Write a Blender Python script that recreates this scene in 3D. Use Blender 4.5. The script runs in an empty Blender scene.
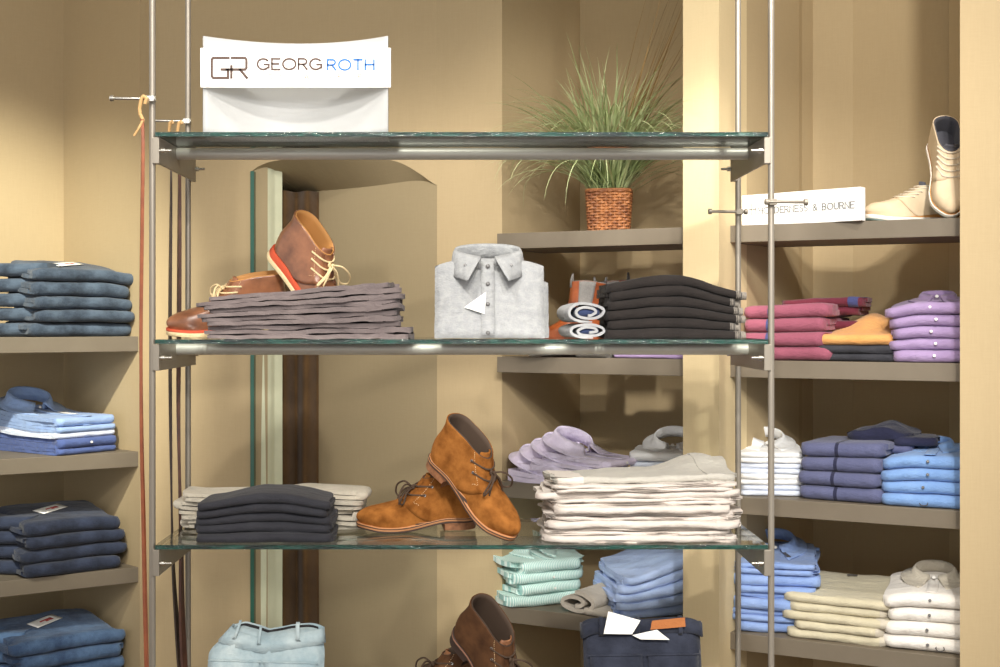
import bpy, bmesh, math, random
from mathutils import Vector, Matrix, Euler, noise

# ------------------------------------------------------------------ frame of reference
F, CX, CY, CAMZ = 1290.0, 474.0, 320.0, 1.45      # focal length in pixels, principal point, eye height
R = math.radians
PI = math.pi
SC = bpy.context.scene
COL = SC.collection
rnd = random.Random(7)

def pos(px, depth, z):                     # z is measured from eye height
    return Vector(((px-CX)/F*depth, depth, CAMZ+z))
def zat(py, depth):
    return -(py-CY)/F*depth
def dR(px): return 1548.0/(373+.149*(px-497))     # front line of the right-hand wall shelves
def dL(px): return 1290.0/(305-18/147*px)         # front line of the left-hand wall shelves

def srgb(r, g, b):
    f = lambda c: (c/255/12.92) if c/255 <= .04045 else ((c/255+.055)/1.055)**2.4
    return (f(r), f(g), f(b), 1)

# ------------------------------------------------------------------ materials
def nt(name):
    m = bpy.data.materials.new(name); m.use_nodes = True
    t = m.node_tree; b = t.nodes['Principled BSDF']
    return m, t, b
def lk(t, a, b): t.links.new(a, b)
def noise_node(t, scale, detail=4, vec=None, rough=.55):
    n = t.nodes.new('ShaderNodeTexNoise'); n.inputs['Scale'].default_value = scale
    n.inputs['Detail'].default_value = detail; n.inputs['Roughness'].default_value = rough
    if vec is not None: lk(t, vec, n.inputs['Vector'])
    return n
def coords(t, kind='Object', scale=None):
    c = t.nodes.new('ShaderNodeTexCoord')
    if scale is None: return c.outputs[kind]
    mp = t.nodes.new('ShaderNodeMapping'); mp.inputs['Scale'].default_value = scale
    lk(t, c.outputs[kind], mp.inputs['Vector']); return mp.outputs['Vector']
def mixcol(t, fac, a, b):
    m = t.nodes.new('ShaderNodeMix'); m.data_type = 'RGBA'
    m.inputs['A'].default_value = a; m.inputs['B'].default_value = b
    lk(t, fac, m.inputs['Factor']); return m.outputs['Result']
def ramp(t, fac, p0, p1):
    r = t.nodes.new('ShaderNodeMapRange'); r.inputs['From Min'].default_value = p0
    r.inputs['From Max'].default_value = p1; lk(t, fac, r.inputs['Value']); return r.outputs['Result']
def bump(t, b, h, strength, dist):
    n = t.nodes.new('ShaderNodeBump'); n.inputs['Strength'].default_value = strength
    n.inputs['Distance'].default_value = dist; lk(t, h, n.inputs['Height'])
    lk(t, n.outputs['Normal'], b.inputs['Normal']); return n

def fabric(name, c1, c2=None, rough=.9, fine=900, blot=14, wr=.011, sheen=.15, wscale=(16, 30, 30)):
    """woven cloth: two close tones, a fine weave and soft creases"""
    m, t, b = nt(name)
    c1 = srgb(*c1); c2 = srgb(*c2) if c2 else tuple(x*.82 for x in c1[:3])+(1,)
    o = coords(t)
    n1 = noise_node(t, fine, 2, o); n2 = noise_node(t, blot, 5, o)
    mm = t.nodes.new('ShaderNodeMath'); mm.operation = 'ADD'
    lk(t, ramp(t, n1.outputs['Fac'], .3, .7), mm.inputs[0]); lk(t, ramp(t, n2.outputs['Fac'], .35, .65), mm.inputs[1])
    h = t.nodes.new('ShaderNodeMath'); h.operation = 'MULTIPLY'; h.inputs[1].default_value = .5
    lk(t, mm.outputs[0], h.inputs[0])
    lk(t, mixcol(t, h.outputs[0], c1, c2), b.inputs['Base Color'])
    b.inputs['Roughness'].default_value = rough
    b.inputs['Sheen Weight'].default_value = sheen
    b.inputs['Specular IOR Level'].default_value = .25
    wv = noise_node(t, 1, 4, coords(t, 'Object', wscale), .6)
    ad = t.nodes.new('ShaderNodeMath'); ad.operation = 'MULTIPLY_ADD'; ad.inputs[1].default_value = .06
    lk(t, n1.outputs['Fac'], ad.inputs[0]); lk(t, wv.outputs['Fac'], ad.inputs[2])
    bump(t, b, ad.outputs[0], .8, wr)
    return m

def denim(name, c1, c2, wash=10):
    m, t, b = nt(name); o = coords(t)
    n2 = noise_node(t, wash, 6, o, .65)
    tw = t.nodes.new('ShaderNodeTexWave'); tw.inputs['Scale'].default_value = 260; tw.inputs['Distortion'].default_value = 2
    tw.bands_direction = 'DIAGONAL'; lk(t, o, tw.inputs['Vector'])
    mm = t.nodes.new('ShaderNodeMath'); mm.operation = 'MULTIPLY_ADD'; mm.inputs[1].default_value = .3
    lk(t, tw.outputs['Fac'], mm.inputs[0]); lk(t, ramp(t, n2.outputs['Fac'], .38, .68), mm.inputs[2])
    cl = t.nodes.new('ShaderNodeClamp'); lk(t, mm.outputs[0], cl.inputs['Value'])
    lk(t, mixcol(t, cl.outputs[0], srgb(*c1), srgb(*c2)), b.inputs['Base Color'])
    b.inputs['Roughness'].default_value = .92; b.inputs['Specular IOR Level'].default_value = .2
    b.inputs['Sheen Weight'].default_value = .15
    wv = noise_node(t, 1, 5, coords(t, 'Object', (18, 30, 34)), .6)
    bump(t, b, wv.outputs['Fac'], .8, .007)
    return m

def striped(name, c1, c2, freq, axis='X'):
    m, t, b = nt(name); o = coords(t)
    w = t.nodes.new('ShaderNodeTexWave'); w.inputs['Scale'].default_value = freq; w.bands_direction = axis
    w.inputs['Distortion'].default_value = .6; w.inputs['Detail Scale'].default_value = .4
    lk(t, o, w.inputs['Vector'])
    lk(t, mixcol(t, ramp(t, w.outputs['Fac'], .35, .65), srgb(*c1), srgb(*c2)), b.inputs['Base Color'])
    b.inputs['Roughness'].default_value = .9; b.inputs['Specular IOR Level'].default_value = .2
    wv = noise_node(t, 1, 4, coords(t, 'Object', (18, 30, 34)), .6)
    bump(t, b, wv.outputs['Fac'], .8, .006)
    return m

def leather(name, c1, c2, rough=.45, scale=18, bumpd=.001, coat=0, spec=.5, fine=0):
    m, t, b = nt(name); o = coords(t)
    n = noise_node(t, scale, 6, o, .6)
    lk(t, mixcol(t, ramp(t, n.outputs['Fac'], .35, .66), srgb(*c1), srgb(*c2)), b.inputs['Base Color'])
    b.inputs['Roughness'].default_value = rough; b.inputs['Specular IOR Level'].default_value = spec
    b.inputs['Coat Weight'].default_value = coat
    n2 = noise_node(t, fine or 260, 3, o)
    bump(t, b, n2.outputs['Fac'], .5, bumpd)
    return m

def plain(name, c, rough=.6, metal=0, spec=.5):
    m, t, b = nt(name)
    b.inputs['Base Color'].default_value = srgb(*c); b.inputs['Roughness'].default_value = rough
    b.inputs['Metallic'].default_value = metal; b.inputs['Specular IOR Level'].default_value = spec
    n = noise_node(t, 60, 3, coords(t)); 
    v = t.nodes.new('ShaderNodeMapRange'); v.inputs['To Min'].default_value = max(.03, rough-.05); v.inputs['To Max'].default_value = min(1, rough+.05)
    lk(t, n.outputs['Fac'], v.inputs['Value']); lk(t, v.outputs['Result'], b.inputs['Roughness'])
    return m

def wallpaper(name, c1, c2):
    """woven grass-cloth covering"""
    m, t, b = nt(name)
    n = noise_node(t, 1, 5, coords(t, 'Object', (26, 26, 420)), .6)
    n2 = noise_node(t, 1, 4, coords(t, 'Object', (300, 300, 16)), .6)
    a = t.nodes.new('ShaderNodeMath'); a.operation = 'ADD'
    lk(t, n.outputs['Fac'], a.inputs[0]); lk(t, n2.outputs['Fac'], a.inputs[1])
    lk(t, mixcol(t, ramp(t, a.outputs[0], .75, 1.25), srgb(*c1), srgb(*c2)), b.inputs['Base Color'])
    b.inputs['Roughness'].default_value = .8; b.inputs['Specular IOR Level'].default_value = .25
    bump(t, b, a.outputs[0], .12, .0008)
    return m

def thin_glass(name, tint, f0=.02, boost=1.0):
    m = bpy.data.materials.new(name); m.use_nodes = True; t = m.node_tree
    for n in list(t.nodes): t.nodes.remove(n)
    out = t.nodes.new('ShaderNodeOutputMaterial'); mx = t.nodes.new('ShaderNodeMixShader')
    tr = t.nodes.new('ShaderNodeBsdfTransparent'); tr.inputs['Color'].default_value = (*tint, 1)
    gl = t.nodes.new('ShaderNodeBsdfGlossy'); gl.inputs['Roughness'].default_value = f0
    fr = t.nodes.new('ShaderNodeFresnel'); fr.inputs['IOR'].default_value = 1.5*boost
    lk(t, fr.outputs[0], mx.inputs[0]); lk(t, tr.outputs[0], mx.inputs[1]); lk(t, gl.outputs[0], mx.inputs[2])
    lk(t, mx.outputs[0], out.inputs['Surface'])
    return m

M = {}
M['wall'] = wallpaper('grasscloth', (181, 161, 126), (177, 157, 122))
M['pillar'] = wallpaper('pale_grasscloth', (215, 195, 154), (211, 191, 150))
M['niche_shade'] = wallpaper('shaded_grasscloth', (163, 147, 116), (159, 143, 112))  # wall cloth in a darker tone that carries the recess's shade
M['shelf'] = leather('taupe_laminate', (116, 106, 91), (109, 99, 84), .55, 5, .0003, 0, .4)
M['floor'] = plain('floor_stone', (130, 112, 92), .4)
M['ceil'] = plain('ceiling_paint', (228, 220, 206), .9)
M['metal'] = plain('brushed_steel', (150, 142, 130), .45, .6)
M['tube'] = plain('satin_tube', (206, 203, 194), .45, .35)
M['bright'] = plain('bright_screw', (220, 218, 210), .25, 1)
M['glass'] = thin_glass('shelf_glass', (.93, .965, .95))
def edge_glass():
    m, t, b = nt('glass_edge')
    n = noise_node(t, 1, 5, coords(t, 'Object', (14, 30, 60)), .7)
    lk(t, mixcol(t, ramp(t, n.outputs['Fac'], .35, .7), srgb(5, 22, 22), srgb(16, 78, 66)), b.inputs['Base Color'])
    b.inputs['Roughness'].default_value = .08; b.inputs['Coat Weight'].default_value = .6
    b.inputs['Coat Roughness'].default_value = .03
    bump(t, b, noise_node(t, 1, 4, coords(t, 'Object', (40, 40, 200)), .6).outputs['Fac'], .9, .004)
    return m
M['edge'] = edge_glass()
def acrylic():
    m = bpy.data.materials.new('frosted_acrylic'); m.use_nodes = True; t = m.node_tree
    for n in list(t.nodes): t.nodes.remove(n)
    out = t.nodes.new('ShaderNodeOutputMaterial')
    tr = t.nodes.new('ShaderNodeBsdfTransparent'); tr.inputs['Color'].default_value = (.92, .94, .95, 1)
    df = t.nodes.new('ShaderNodeBsdfDiffuse'); df.inputs['Color'].default_value = (.93, .94, .94, 1)
    tl = t.nodes.new('ShaderNodeBsdfTranslucent'); tl.inputs['Color'].default_value = (.93, .94, .94, 1)
    gl = t.nodes.new('ShaderNodeBsdfGlossy'); gl.inputs['Roughness'].default_value = .25
    a = t.nodes.new('ShaderNodeMixShader'); a.inputs[0].default_value = .55
    lk(t, df.outputs[0], a.inputs[1]); lk(t, tl.outputs[0], a.inputs[2])
    b = t.nodes.new('ShaderNodeMixShader'); b.inputs[0].default_value = .16
    lk(t, a.outputs[0], b.inputs[1]); lk(t, tr.outputs[0], b.inputs[2])
    c = t.nodes.new('ShaderNodeMixShader'); fr = t.nodes.new('ShaderNodeFresnel'); fr.inputs[0].default_value = 1.45
    lk(t, fr.outputs[0], c.inputs[0]); lk(t, b.outputs[0], c.inputs[1]); lk(t, gl.outputs[0], c.inputs[2])
    lk(t, c.outputs[0], out.inputs['Surface'])
    return m
M['acrylic'] = acrylic()
M['paper'] = plain('white_card', (246, 245, 242), .7)
M['ink_brown'] = plain('ink_brown', (84, 64, 56), .7)
M['ink_blue'] = plain('ink_blue', (40, 108, 188), .7)
M['ink_pale'] = plain('ink_pale', (204, 172, 156), .7)
M['ink_grey'] = plain('ink_grey', (88, 88, 84), .7)
M['button'] = plain('shell_button', (228, 226, 220), .3)
M['dark_button'] = plain('dark_button', (74, 72, 72), .35)
M['tag'] = plain('paper_tag', (236, 234, 228), .8)

# ------------------------------------------------------------------ mesh builder
class MB:
    def __init__(s): s.v = []; s.f = []; s.mi = []; s.cur = 0
    def add(s, vs, fs, mat=None):
        o = len(s.v)
        s.v += [tuple(mat @ Vector(p)) if mat is not None else tuple(p) for p in vs]
        s.f += [tuple(i+o for i in f) for f in fs]; s.mi += [s.cur]*len(fs)
    def box(s, a, b, mat=None):
        (x0, y0, z0), (x1, y1, z1) = a, b
        s.add([(x0,y0,z0),(x1,y0,z0),(x1,y1,z0),(x0,y1,z0),(x0,y0,z1),(x1,y0,z1),(x1,y1,z1),(x0,y1,z1)],
              [(0,3,2,1),(4,5,6,7),(0,1,5,4),(1,2,6,5),(2,3,7,6),(3,0,4,7)], mat)
    def prism(s, poly, z0, z1, mat=None):
        n = len(poly)
        a = sum(poly[i][0]*poly[(i+1)%n][1]-poly[(i+1)%n][0]*poly[i][1] for i in range(n))
        if a < 0: poly = poly[::-1]
        s.add([(x, y, z0) for x, y in poly]+[(x, y, z1) for x, y in poly],
              [tuple(range(n))[::-1], tuple(range(n, 2*n))]+[(i, (i+1)%n, n+(i+1)%n, n+i) for i in range(n)], mat)
    def tube(s, pts, r, n=10, mat=None, closed=False, cap=True):
        pts = [Vector(p) for p in pts]; k = len(pts)
        rr = r if isinstance(r, (list, tuple)) else [r]*k
        up = None; rings = []
        for i, p in enumerate(pts):
            if closed: tg = pts[(i+1)%k]-pts[i-1]
            else: tg = pts[min(i+1, k-1)]-pts[max(i-1, 0)]
            tg = tg.normalized() if tg.length > 1e-9 else Vector((0,0,1))
            if up is None:
                up = tg.orthogonal().normalized()
            else:
                up = up-tg*up.dot(tg)
                up = up.normalized() if up.length > 1e-6 else tg.orthogonal().normalized()
            bn = tg.cross(up)
            rings.append([p+(up*math.cos(2*PI*j/n)+bn*math.sin(2*PI*j/n))*rr[i] for j in range(n)])
        vs = [q for rg in rings for q in rg]; fs = []
        for i in range(k if closed else k-1):
            a, b = i*n, ((i+1)%k)*n
            fs += [(a+j, a+(j+1)%n, b+(j+1)%n, b+j) for j in range(n)]
        if cap and not closed:
            fs += [tuple(range(n))[::-1], tuple((k-1)*n+j for j in range(n))]
        s.add(vs, fs, mat)
    def cyl(s, a, b, r, n=20, mat=None): s.tube([a, b], r, n, mat)
    def build(s, name, mats, parent=None, smooth=True, bevel=0, sub=0, solid=0, angle=40):
        me = bpy.data.meshes.new(name); me.from_pydata(s.v, [], s.f)
        mats = mats if isinstance(mats, list) else [mats]
        for m in mats: me.materials.append(m)
        for p, i in zip(me.polygons, s.mi): p.material_index = i
        me.validate(); me.update()
        bm = bmesh.new(); bm.from_mesh(me)
        bmesh.ops.recalc_face_normals(bm, faces=bm.faces)
        bm.to_mesh(me); bm.free()
        if smooth:
            for p in me.polygons: p.use_smooth = True
            try: me.set_sharp_from_angle(angle=R(angle))
            except Exception: pass
        o = bpy.data.objects.new(name, me); COL.objects.link(o)
        if parent: o.parent = parent
        if solid:
            md = o.modifiers.new('solid', 'SOLIDIFY'); md.thickness = solid; md.offset = 0
        if bevel:
            md = o.modifiers.new('bevel', 'BEVEL'); md.width = bevel; md.segments = 2; md.limit_method = 'ANGLE'
        if sub:
            md = o.modifiers.new('sub', 'SUBSURF'); md.levels = sub; md.render_levels = sub
        return o

def tag(o, label, cat, group=None):
    o['label'] = label; o['category'] = cat
    if group: o['group'] = group
    return o
def thing(name, label, cat, loc=(0,0,0), rot=(0,0,0), group=None):
    o = bpy.data.objects.new(name, None); COL.objects.link(o); o.empty_display_size = .05
    o.location = loc; o.rotation_euler = rot
    return tag(o, label, cat, group)
def struct(o): o['kind'] = 'structure'; return o

def lerp(a, b, t): return a+(b-a)*t
def clamp(x, a=0., b=1.): return max(a, min(b, x))
def sstep(a, b, x): t = clamp((x-a)/(b-a)); return t*t*(3-2*t)
def interp(tab, x):
    if x <= tab[0][0]: return tab[0][1]
    for (a, p), (b, q) in zip(tab, tab[1:]):
        if x <= b: return lerp(p, q, (x-a)/(b-a))
    return tab[-1][1]
def smooth_tab(tab, n=4):
    """resample a table with Catmull-Rom so profiles come out rounded"""
    out = []
    for i in range(len(tab)-1):
        p0 = tab[max(i-1, 0)]; p1 = tab[i]; p2 = tab[i+1]; p3 = tab[min(i+2, len(tab)-1)]
        for k in range(n):
            t = k/n
            f = lambda j: .5*(2*p1[j]+(p2[j]-p0[j])*t+(2*p0[j]-5*p1[j]+4*p2[j]-p3[j])*t*t+(-p0[j]+3*p1[j]-3*p2[j]+p3[j])*t**3)
            out.append((lerp(p1[0], p2[0], t), f(1)))
    out.append(tab[-1]); return out
def ns(*a): return noise.noise(Vector(a))

# ------------------------------------------------------------------ folded cloth
def fold_mb(w, d, h, n=2, seed=0, start='back', rc=.02, wav=.004, lay=.006, warp=None, z0=0., nx=28,
            thick=.93, wr=.0015, xr=None, inflate=0., endj=.006, ny=9, ends=0.0):
    """one garment folded to and fro n times; its folds show at the front (-y) and back; a warp(x, y) leans the pile"""
    rr = random.Random(seed*17+3)
    p = h/n; r = p/2; t = thick*p/2
    line = []                                         # (y, z, tangent y, tangent z, layer)
    tofront = (start == 'back')
    fo = [rr.uniform(-lay, lay) for _ in range(n+1)]
    for i in range(n):
        zc = (i+.5)*p
        y0, y1 = (d/2-r, -d/2+r) if tofront else (-d/2+r, d/2-r)
        dr = -1 if tofront else 1
        sh0 = fo[i] if i > 0 else 0; sh1 = fo[i+1]
        for k in range(ny):
            u = k/(ny-1)
            line.append((lerp(y0+sh0, y1+sh1, u), zc, dr, 0, i))
        if i < n-1:
            for k in range(1, 6):
                a = PI*k/6
                line.append((y1+sh1+dr*r*math.sin(a), zc+r*(1-math.cos(a)), dr*math.cos(a), math.sin(a), i+.5))
        tofront = not tofront
    X0, X1 = xr if xr else (-w/2, w/2)
    m = len(line); mb = MB(); vs = []
    jit = [rr.uniform(-endj, endj) for _ in range(n+1)]
    for i in range(nx+1):
        u = i/nx
        # stations bunch at the ends
        uu = .5-.5*math.cos(PI*u) if not xr else u
        uu = lerp(u, uu, .6)
        x = lerp(X0, X1, uu)
        q = clamp((abs(x)-(w/2-rc))/rc)
        cr = rc*(1-math.sqrt(max(0, 1-q*q)))
        for sgn in (1, -1):
            for (y, z, ty, tz, li) in line:
                tt = t+inflate
                yy = y+(-tz)*tt*sgn; zz = z+ty*tt*sgn
                yy += wav*ns(x*7, li*2.3+seed, 1.7)+wav*.5*ns(x*19, li*1.3, seed+.5)
                yy *= 1-cr/(d/2)
                j = jit[int(li)]*(abs(x)/(w/2))**2
                sx = 1 if x > 0 else -1
                xx = x+sx*j+sx*endj*ns(yy*14, li, seed+4.4)*(abs(x)/(w/2))**3
                zz = h/2+(zz-h/2)*(1-ends*q*q)
                zz += wr*(ns(x*11, yy*11, seed+li*.7)+.6*ns(x*27, yy*18, seed+li))
                Z = z0+zz
                if warp: xx, yy, Z = warp(xx, yy, Z)
                vs.append((xx, yy, Z-z0))
    K = 2*m; fs = []
    for i in range(nx):
        a, b = i*K, (i+1)*K
        for k in range(m-1):
            fs.append((a+k, a+k+1, b+k+1, b+k)); fs.append((a+m+k+1, a+m+k, b+m+k, b+m+k+1))
        fs.append((a, b, b+m, a+m)); fs.append((a+m-1, a+2*m-1, b+2*m-1, b+m-1))
    mb.add(vs, fs)
    for i in (0, nx):
        a = i*K
        mb.add(vs[a:a+K], [(k, k+1, m+k+1, m+k) for k in range(m-1)])
    return mb

def roll_mb(w, d, h, turns=1.6, seed=0, t=.006, nx=14):
    """cloth rolled up loosely, its spiral end facing front; roll runs along y"""
    pts = []; N = 46
    for i in range(N):
        u = i/(N-1); a = -PI*.5+u*turns*2*PI; k = lerp(.28, 1, u)
        pts.append((w/2*k*math.cos(a)*(1+.06*ns(a, seed, 1)), h/2+h/2*k*math.sin(a)*(.96+.05*ns(a, seed, 5))))
    mb = MB(); vs = []
    for j in range(nx+1):
        y = lerp(-d/2, d/2, j/nx)
        for sg in (1, -1):
            for i, (x, z) in enumerate(pts):
                p, q = pts[max(i-1, 0)], pts[min(i+1, N-1)]
                tx, tz = q[0]-p[0], q[1]-p[1]; L = math.hypot(tx, tz) or 1
                e = .0025*ns(i*.3, y*14, seed)
                vs.append((x-tz/L*t/2*sg, y+(.004*ns(i*.2, seed, 2) if j in (0, nx) else 0), max(.0005, z+tx/L*t/2*sg+e)))
    K = 2*N; fs = []
    for j in range(nx):
        a, b = j*K, (j+1)*K
        for i in range(N-1):
            fs += [(a+i, a+i+1, b+i+1, b+i), (a+N+i+1, a+N+i, b+N+i, b+N+i+1)]
        fs += [(a, b, b+N, a+N), (a+N-1, a+2*N-1, b+2*N-1, b+N-1)]
    mb.add(vs, fs)
    for j in (0, nx): mb.add(vs[j*K:(j+1)*K], [(i, i+1, N+i+1, N+i) for i in range(N-1)])
    return mb

def collar_mb(rx=.062, ry=.05, hs=.036, leaf=.046, tip=.03, tilt=30, spread=.5, hang=False, out_k=1.):
    """shirt collar: a stand going round the neck and the leaf folded down over it, points to the front (-y)"""
    mb = MB(); N = 40; prof = 8; vs = []
    rot = Matrix.Rotation(R(tilt), 4, 'X')
    fm = R(168)
    for i in range(N+1):
        ph = lerp(-fm, fm, i/N); s = abs(ph)/fm; sg = 1 if ph > 0 else -1
        cx, cy = rx*math.sin(ph), ry*math.cos(ph)
        nx_, ny_ = math.sin(ph), math.cos(ph)
        H = hs*(1-.42*s**2); f = s**5
        lw = leaf*(1+.15*s)
        row = [(cx, cy, 0), (cx*.98, cy*.98, H*.55), (cx*.965, cy*.965, H*.93), (cx*.99, cy*.99, H+.0025)]
        for k, u in enumerate((.12, .4, .7, 1.)):
            out = (.004+.012*u+f*.012*u)*out_k
            drop = lw*u*(1-.25*f)
            z = H-drop
            ex = 0
            if z < .003 and not hang: ex = .003-z; z = .003
            dx = nx_*(out+ex*(1-f))+sg*spread*tip*f*u
            dy = ny_*(out+ex*(1-f))-(tip*f*u+ex*f)
            row.append((cx+dx, cy+dy, z))
        vs += [tuple(rot @ Vector((a, b+0, c))) for a, b, c in row]
    K = prof
    fs = [(i*K+j, i*K+j+1, (i+1)*K+j+1, (i+1)*K+j) for i in range(N) for j in range(K-1)]
    mb.add(vs, fs); return mb

def button_mb(loc, nrm, r=.0055, t=.002):
    mb = MB(); n = Vector(nrm).normalized(); p = Vector(loc)
    mb.tube([p, p+n*t*.7, p+n*t], [r, r, r*.8], 14)
    return mb
# ------------------------------------------------------------------ the room
def P2(px, d): return ((px-CX)/F*d, d)
H_CEIL = 3.3
mb = MB(); mb.box((-4, -2.6, -.1), (4, 5.6, 0)); struct(mb.build('floor', M['floor']))
mb = MB(); mb.box((-4, -2.6, H_CEIL), (4, 5.6, H_CEIL+.1)); struct(mb.build('ceiling', M['ceil']))

def wall(name, poly, mat, z0=0, z1=H_CEIL):
    mb = MB(); mb.prism(poly, z0, z1); return struct(mb.build(name, mat, smooth=False))
def wall_line(name, line, mat, back=.12, z0=0, z1=H_CEIL):
    """a wall following a plan line, thickened away from the room"""
    n = len(line); off = []
    for i in range(n):
        a, b = Vector(line[max(i-1, 0)]), Vector(line[min(i+1, n-1)])
        t = (b-a).normalized(); nn = Vector((-t.y, t.x))
        off.append(tuple(Vector(line[i])+nn*back))
    mb = MB()
    for i in range(n-1):
        mb.prism([line[i], line[i+1], off[i+1], off[i]], z0, z1)
    return struct(mb.build(name, mat, smooth=False))

lw = Vector((math.cos(R(32)), math.sin(R(32))))         # along the left wall, going right and away
lc = Vector((-1.551, 4.876))                            # left alcove corner
le = Vector(P2(140, 4.47))
wall_line('wall_left_back', [tuple(lc-lw*1.9), tuple(lc)], M['wall'])
wall_line('wall_left_reveal', [tuple(lc), tuple(le), P2(152, 4.50)], M['wall'])
A250, A437, A500 = P2(250, 4.42), P2(437, 4.28), P2(502, 4.205)
wall_line('wall_middle_left', [P2(152, 4.50), A250], M['wall'], .08)
wall_line('wall_middle_right', [A437, A500], M['wall'], .1)
# fitting-room recess: arched head over it, slanted back
B317 = P2(317, 4.60)
wall_line('wall_recess_back', [P2(228, 5.05), B317, A437], M['niche_shade'], .08)
wall_line('wall_recess_side', [A250, P2(236, 5.05)], M['niche_shade'], -.06)
arch0 = [(250, 172), (258, 166.5), (269, 162), (285, 159.5), (310, 158), (340, 157.5), (370, 158), (390, 160), (404, 164.5), (420, 174), (437, 185)]
arch = [(lerp(250, 437, i/60), interp(smooth_tab(arch0, 6), lerp(250, 437, i/60))) for i in range(61)]
mb = MB(); vs = []; K = len(arch)
for px, py in arch:
    d = lerp(4.42, 4.28, (px-250)/187)
    x, y = P2(px, d); vs.append((x, y, CAMZ+zat(py, d)))
for px, py in arch: 
    d = lerp(4.42, 4.28, (px-250)/187); x, y = P2(px, d); vs.append((x, y, H_CEIL))
for i, (px, py) in enumerate(arch):                      # soffit running back to the straight top of the recess
    u = clamp((px-250)/187); bx = lerp(B317[0]-.12, A437[0], u); by = lerp(4.66, A437[1]+.004, u)
    vs.append((bx, by+.02, CAMZ+lerp(.463, .449, u)))
for i in range(K): vs.append((vs[2*K+i][0], vs[2*K+i][1], H_CEIL))
fs = []
for i in range(K-1):
    fs += [(i, i+1, K+i+1, K+i), (i, 2*K+i, 2*K+i+1, i+1), (2*K+i, 3*K+i, 3*K+i+1, 2*K+i+1), (K+i, K+i+1, 3*K+i+1, 3*K+i)]
fs += [(0, K, 3*K, 2*K), (K-1, 3*K-1, 4*K-1, 2*K-1)]
mb.add(vs, fs)
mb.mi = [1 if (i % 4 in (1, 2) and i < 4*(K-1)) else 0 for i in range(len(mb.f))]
struct(mb.build('wall_recess_head', [M['wall'], M['niche_shade']], smooth=False))

# alcove with the plant
rc = Vector((.380, 4.62)); rw = Vector((math.cos(R(30)), -math.sin(R(30))))
wall_line('wall_alcove_reveal', [A500, tuple(rc)], M['wall'], .05)
wall_line('wall_alcove_back', [tuple(rc), tuple(rc+rw*.66)], M['wall'], .05)
pl = [P2(683, 3.80), P2(719, 3.72), P2(738, 3.85), (1.10, 4.30), (.96, 4.32)]
wall('wall_pillar', pl, M['pillar'])
q1 = Vector(P2(813, 4.27))
wall_line('wall_right_reveal', [P2(738, 3.86), P2(799, 4.19), P2(802, 4.22), tuple(q1)], M['wall'], .04)
wall_line('wall_right_back', [tuple(q1), P2(853, 4.225), P2(948, 4.03), P2(975, 3.985)], M['wall'], .05)
wall('wall_right_jamb', [P2(949, 3.93), P2(975, 3.86), P2(978, 3.95), P2(949, 3.99)], M['wall'])
wall('wall_right_pillar', [P2(960, 3.43), P2(1130, 3.42), P2(1130, 3.9), P2(985, 3.97)], M['wall'])

# ------------------------------------------------------------------ built-in shelves
def shelf_R(px0, px1, z, label, depth=.32, th=.05, into=None):
    d0, d1 = dR(px0), dR(px1)
    a, b = Vector(P2(px0, d0)), Vector(P2(px1, d1))
    mb = MB()
    if into is None: n = Vector((.52, .854))*depth; c, e = b+n, a+n
    else: e, c = Vector(into[0]), Vector(into[1])
    mb.prism([tuple(a), tuple(b), tuple(c), tuple(e)], CAMZ+z-th, CAMZ+z)
    return tag(mb.build('wall_shelf', M['shelf'], smooth=False, bevel=.0015), label, 'shelf', 'built-in wall shelves')
ZR = [.278, -.118, -.519, -.919]
ZL = [-.057, -.457, -.858, -1.258]
A_into = (tuple(rc+Vector((-.01,-.012))), tuple(rc+rw*.42+Vector((-.01,-.012))))
for z, l in zip(ZR, ['uppermost grey-brown built-in shelf, the grass plant in a wicker basket stands on it',
                     'grey-brown built-in shelf behind the black trousers, brown pull-tab boots on it',
                     'grey-brown built-in shelf carrying lilac collared shirts',
                     'grey-brown built-in shelf carrying mint striped shirts']):
    shelf_R(497, 690, z, l)
B_into = (P2(806, 4.215), P2(950, 3.93))
for z, l in zip(ZR, ['grey-brown built-in shelf at right with a white name block and cream shoes',
                     'grey-brown built-in shelf at right with pink and orange garments',
                     'grey-brown built-in shelf at right with periwinkle sweaters between shirts',
                     'lowest grey-brown built-in shelf at right with beige trousers and white polos']):
    shelf_R(729, 962, z, l)
for z, l in zip(ZL, ['grey-brown built-in shelf at left carrying the uppermost dark jeans',
                     'grey-brown built-in shelf at left carrying light blue dress shirts',
                     'grey-brown built-in shelf at left under the near-black jeans',
                     'lowest grey-brown built-in shelf at left carrying mid-blue jeans']):
    a, b = Vector(P2(-150, dL(-150))), Vector(P2(147.5, dL(147.5)))
    mb = MB(); mb.prism([tuple(a), tuple(b), tuple(b+Vector((-.03, .03))), tuple(lc+Vector((.012, -.012))), tuple(lc-lw*1.2+Vector((.012, -.016)))], CAMZ+z-.052, CAMZ+z)
    tag(mb.build('wall_shelf', M['shelf'], smooth=False, bevel=.0015), l, 'shelf', 'built-in wall shelves')

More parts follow.
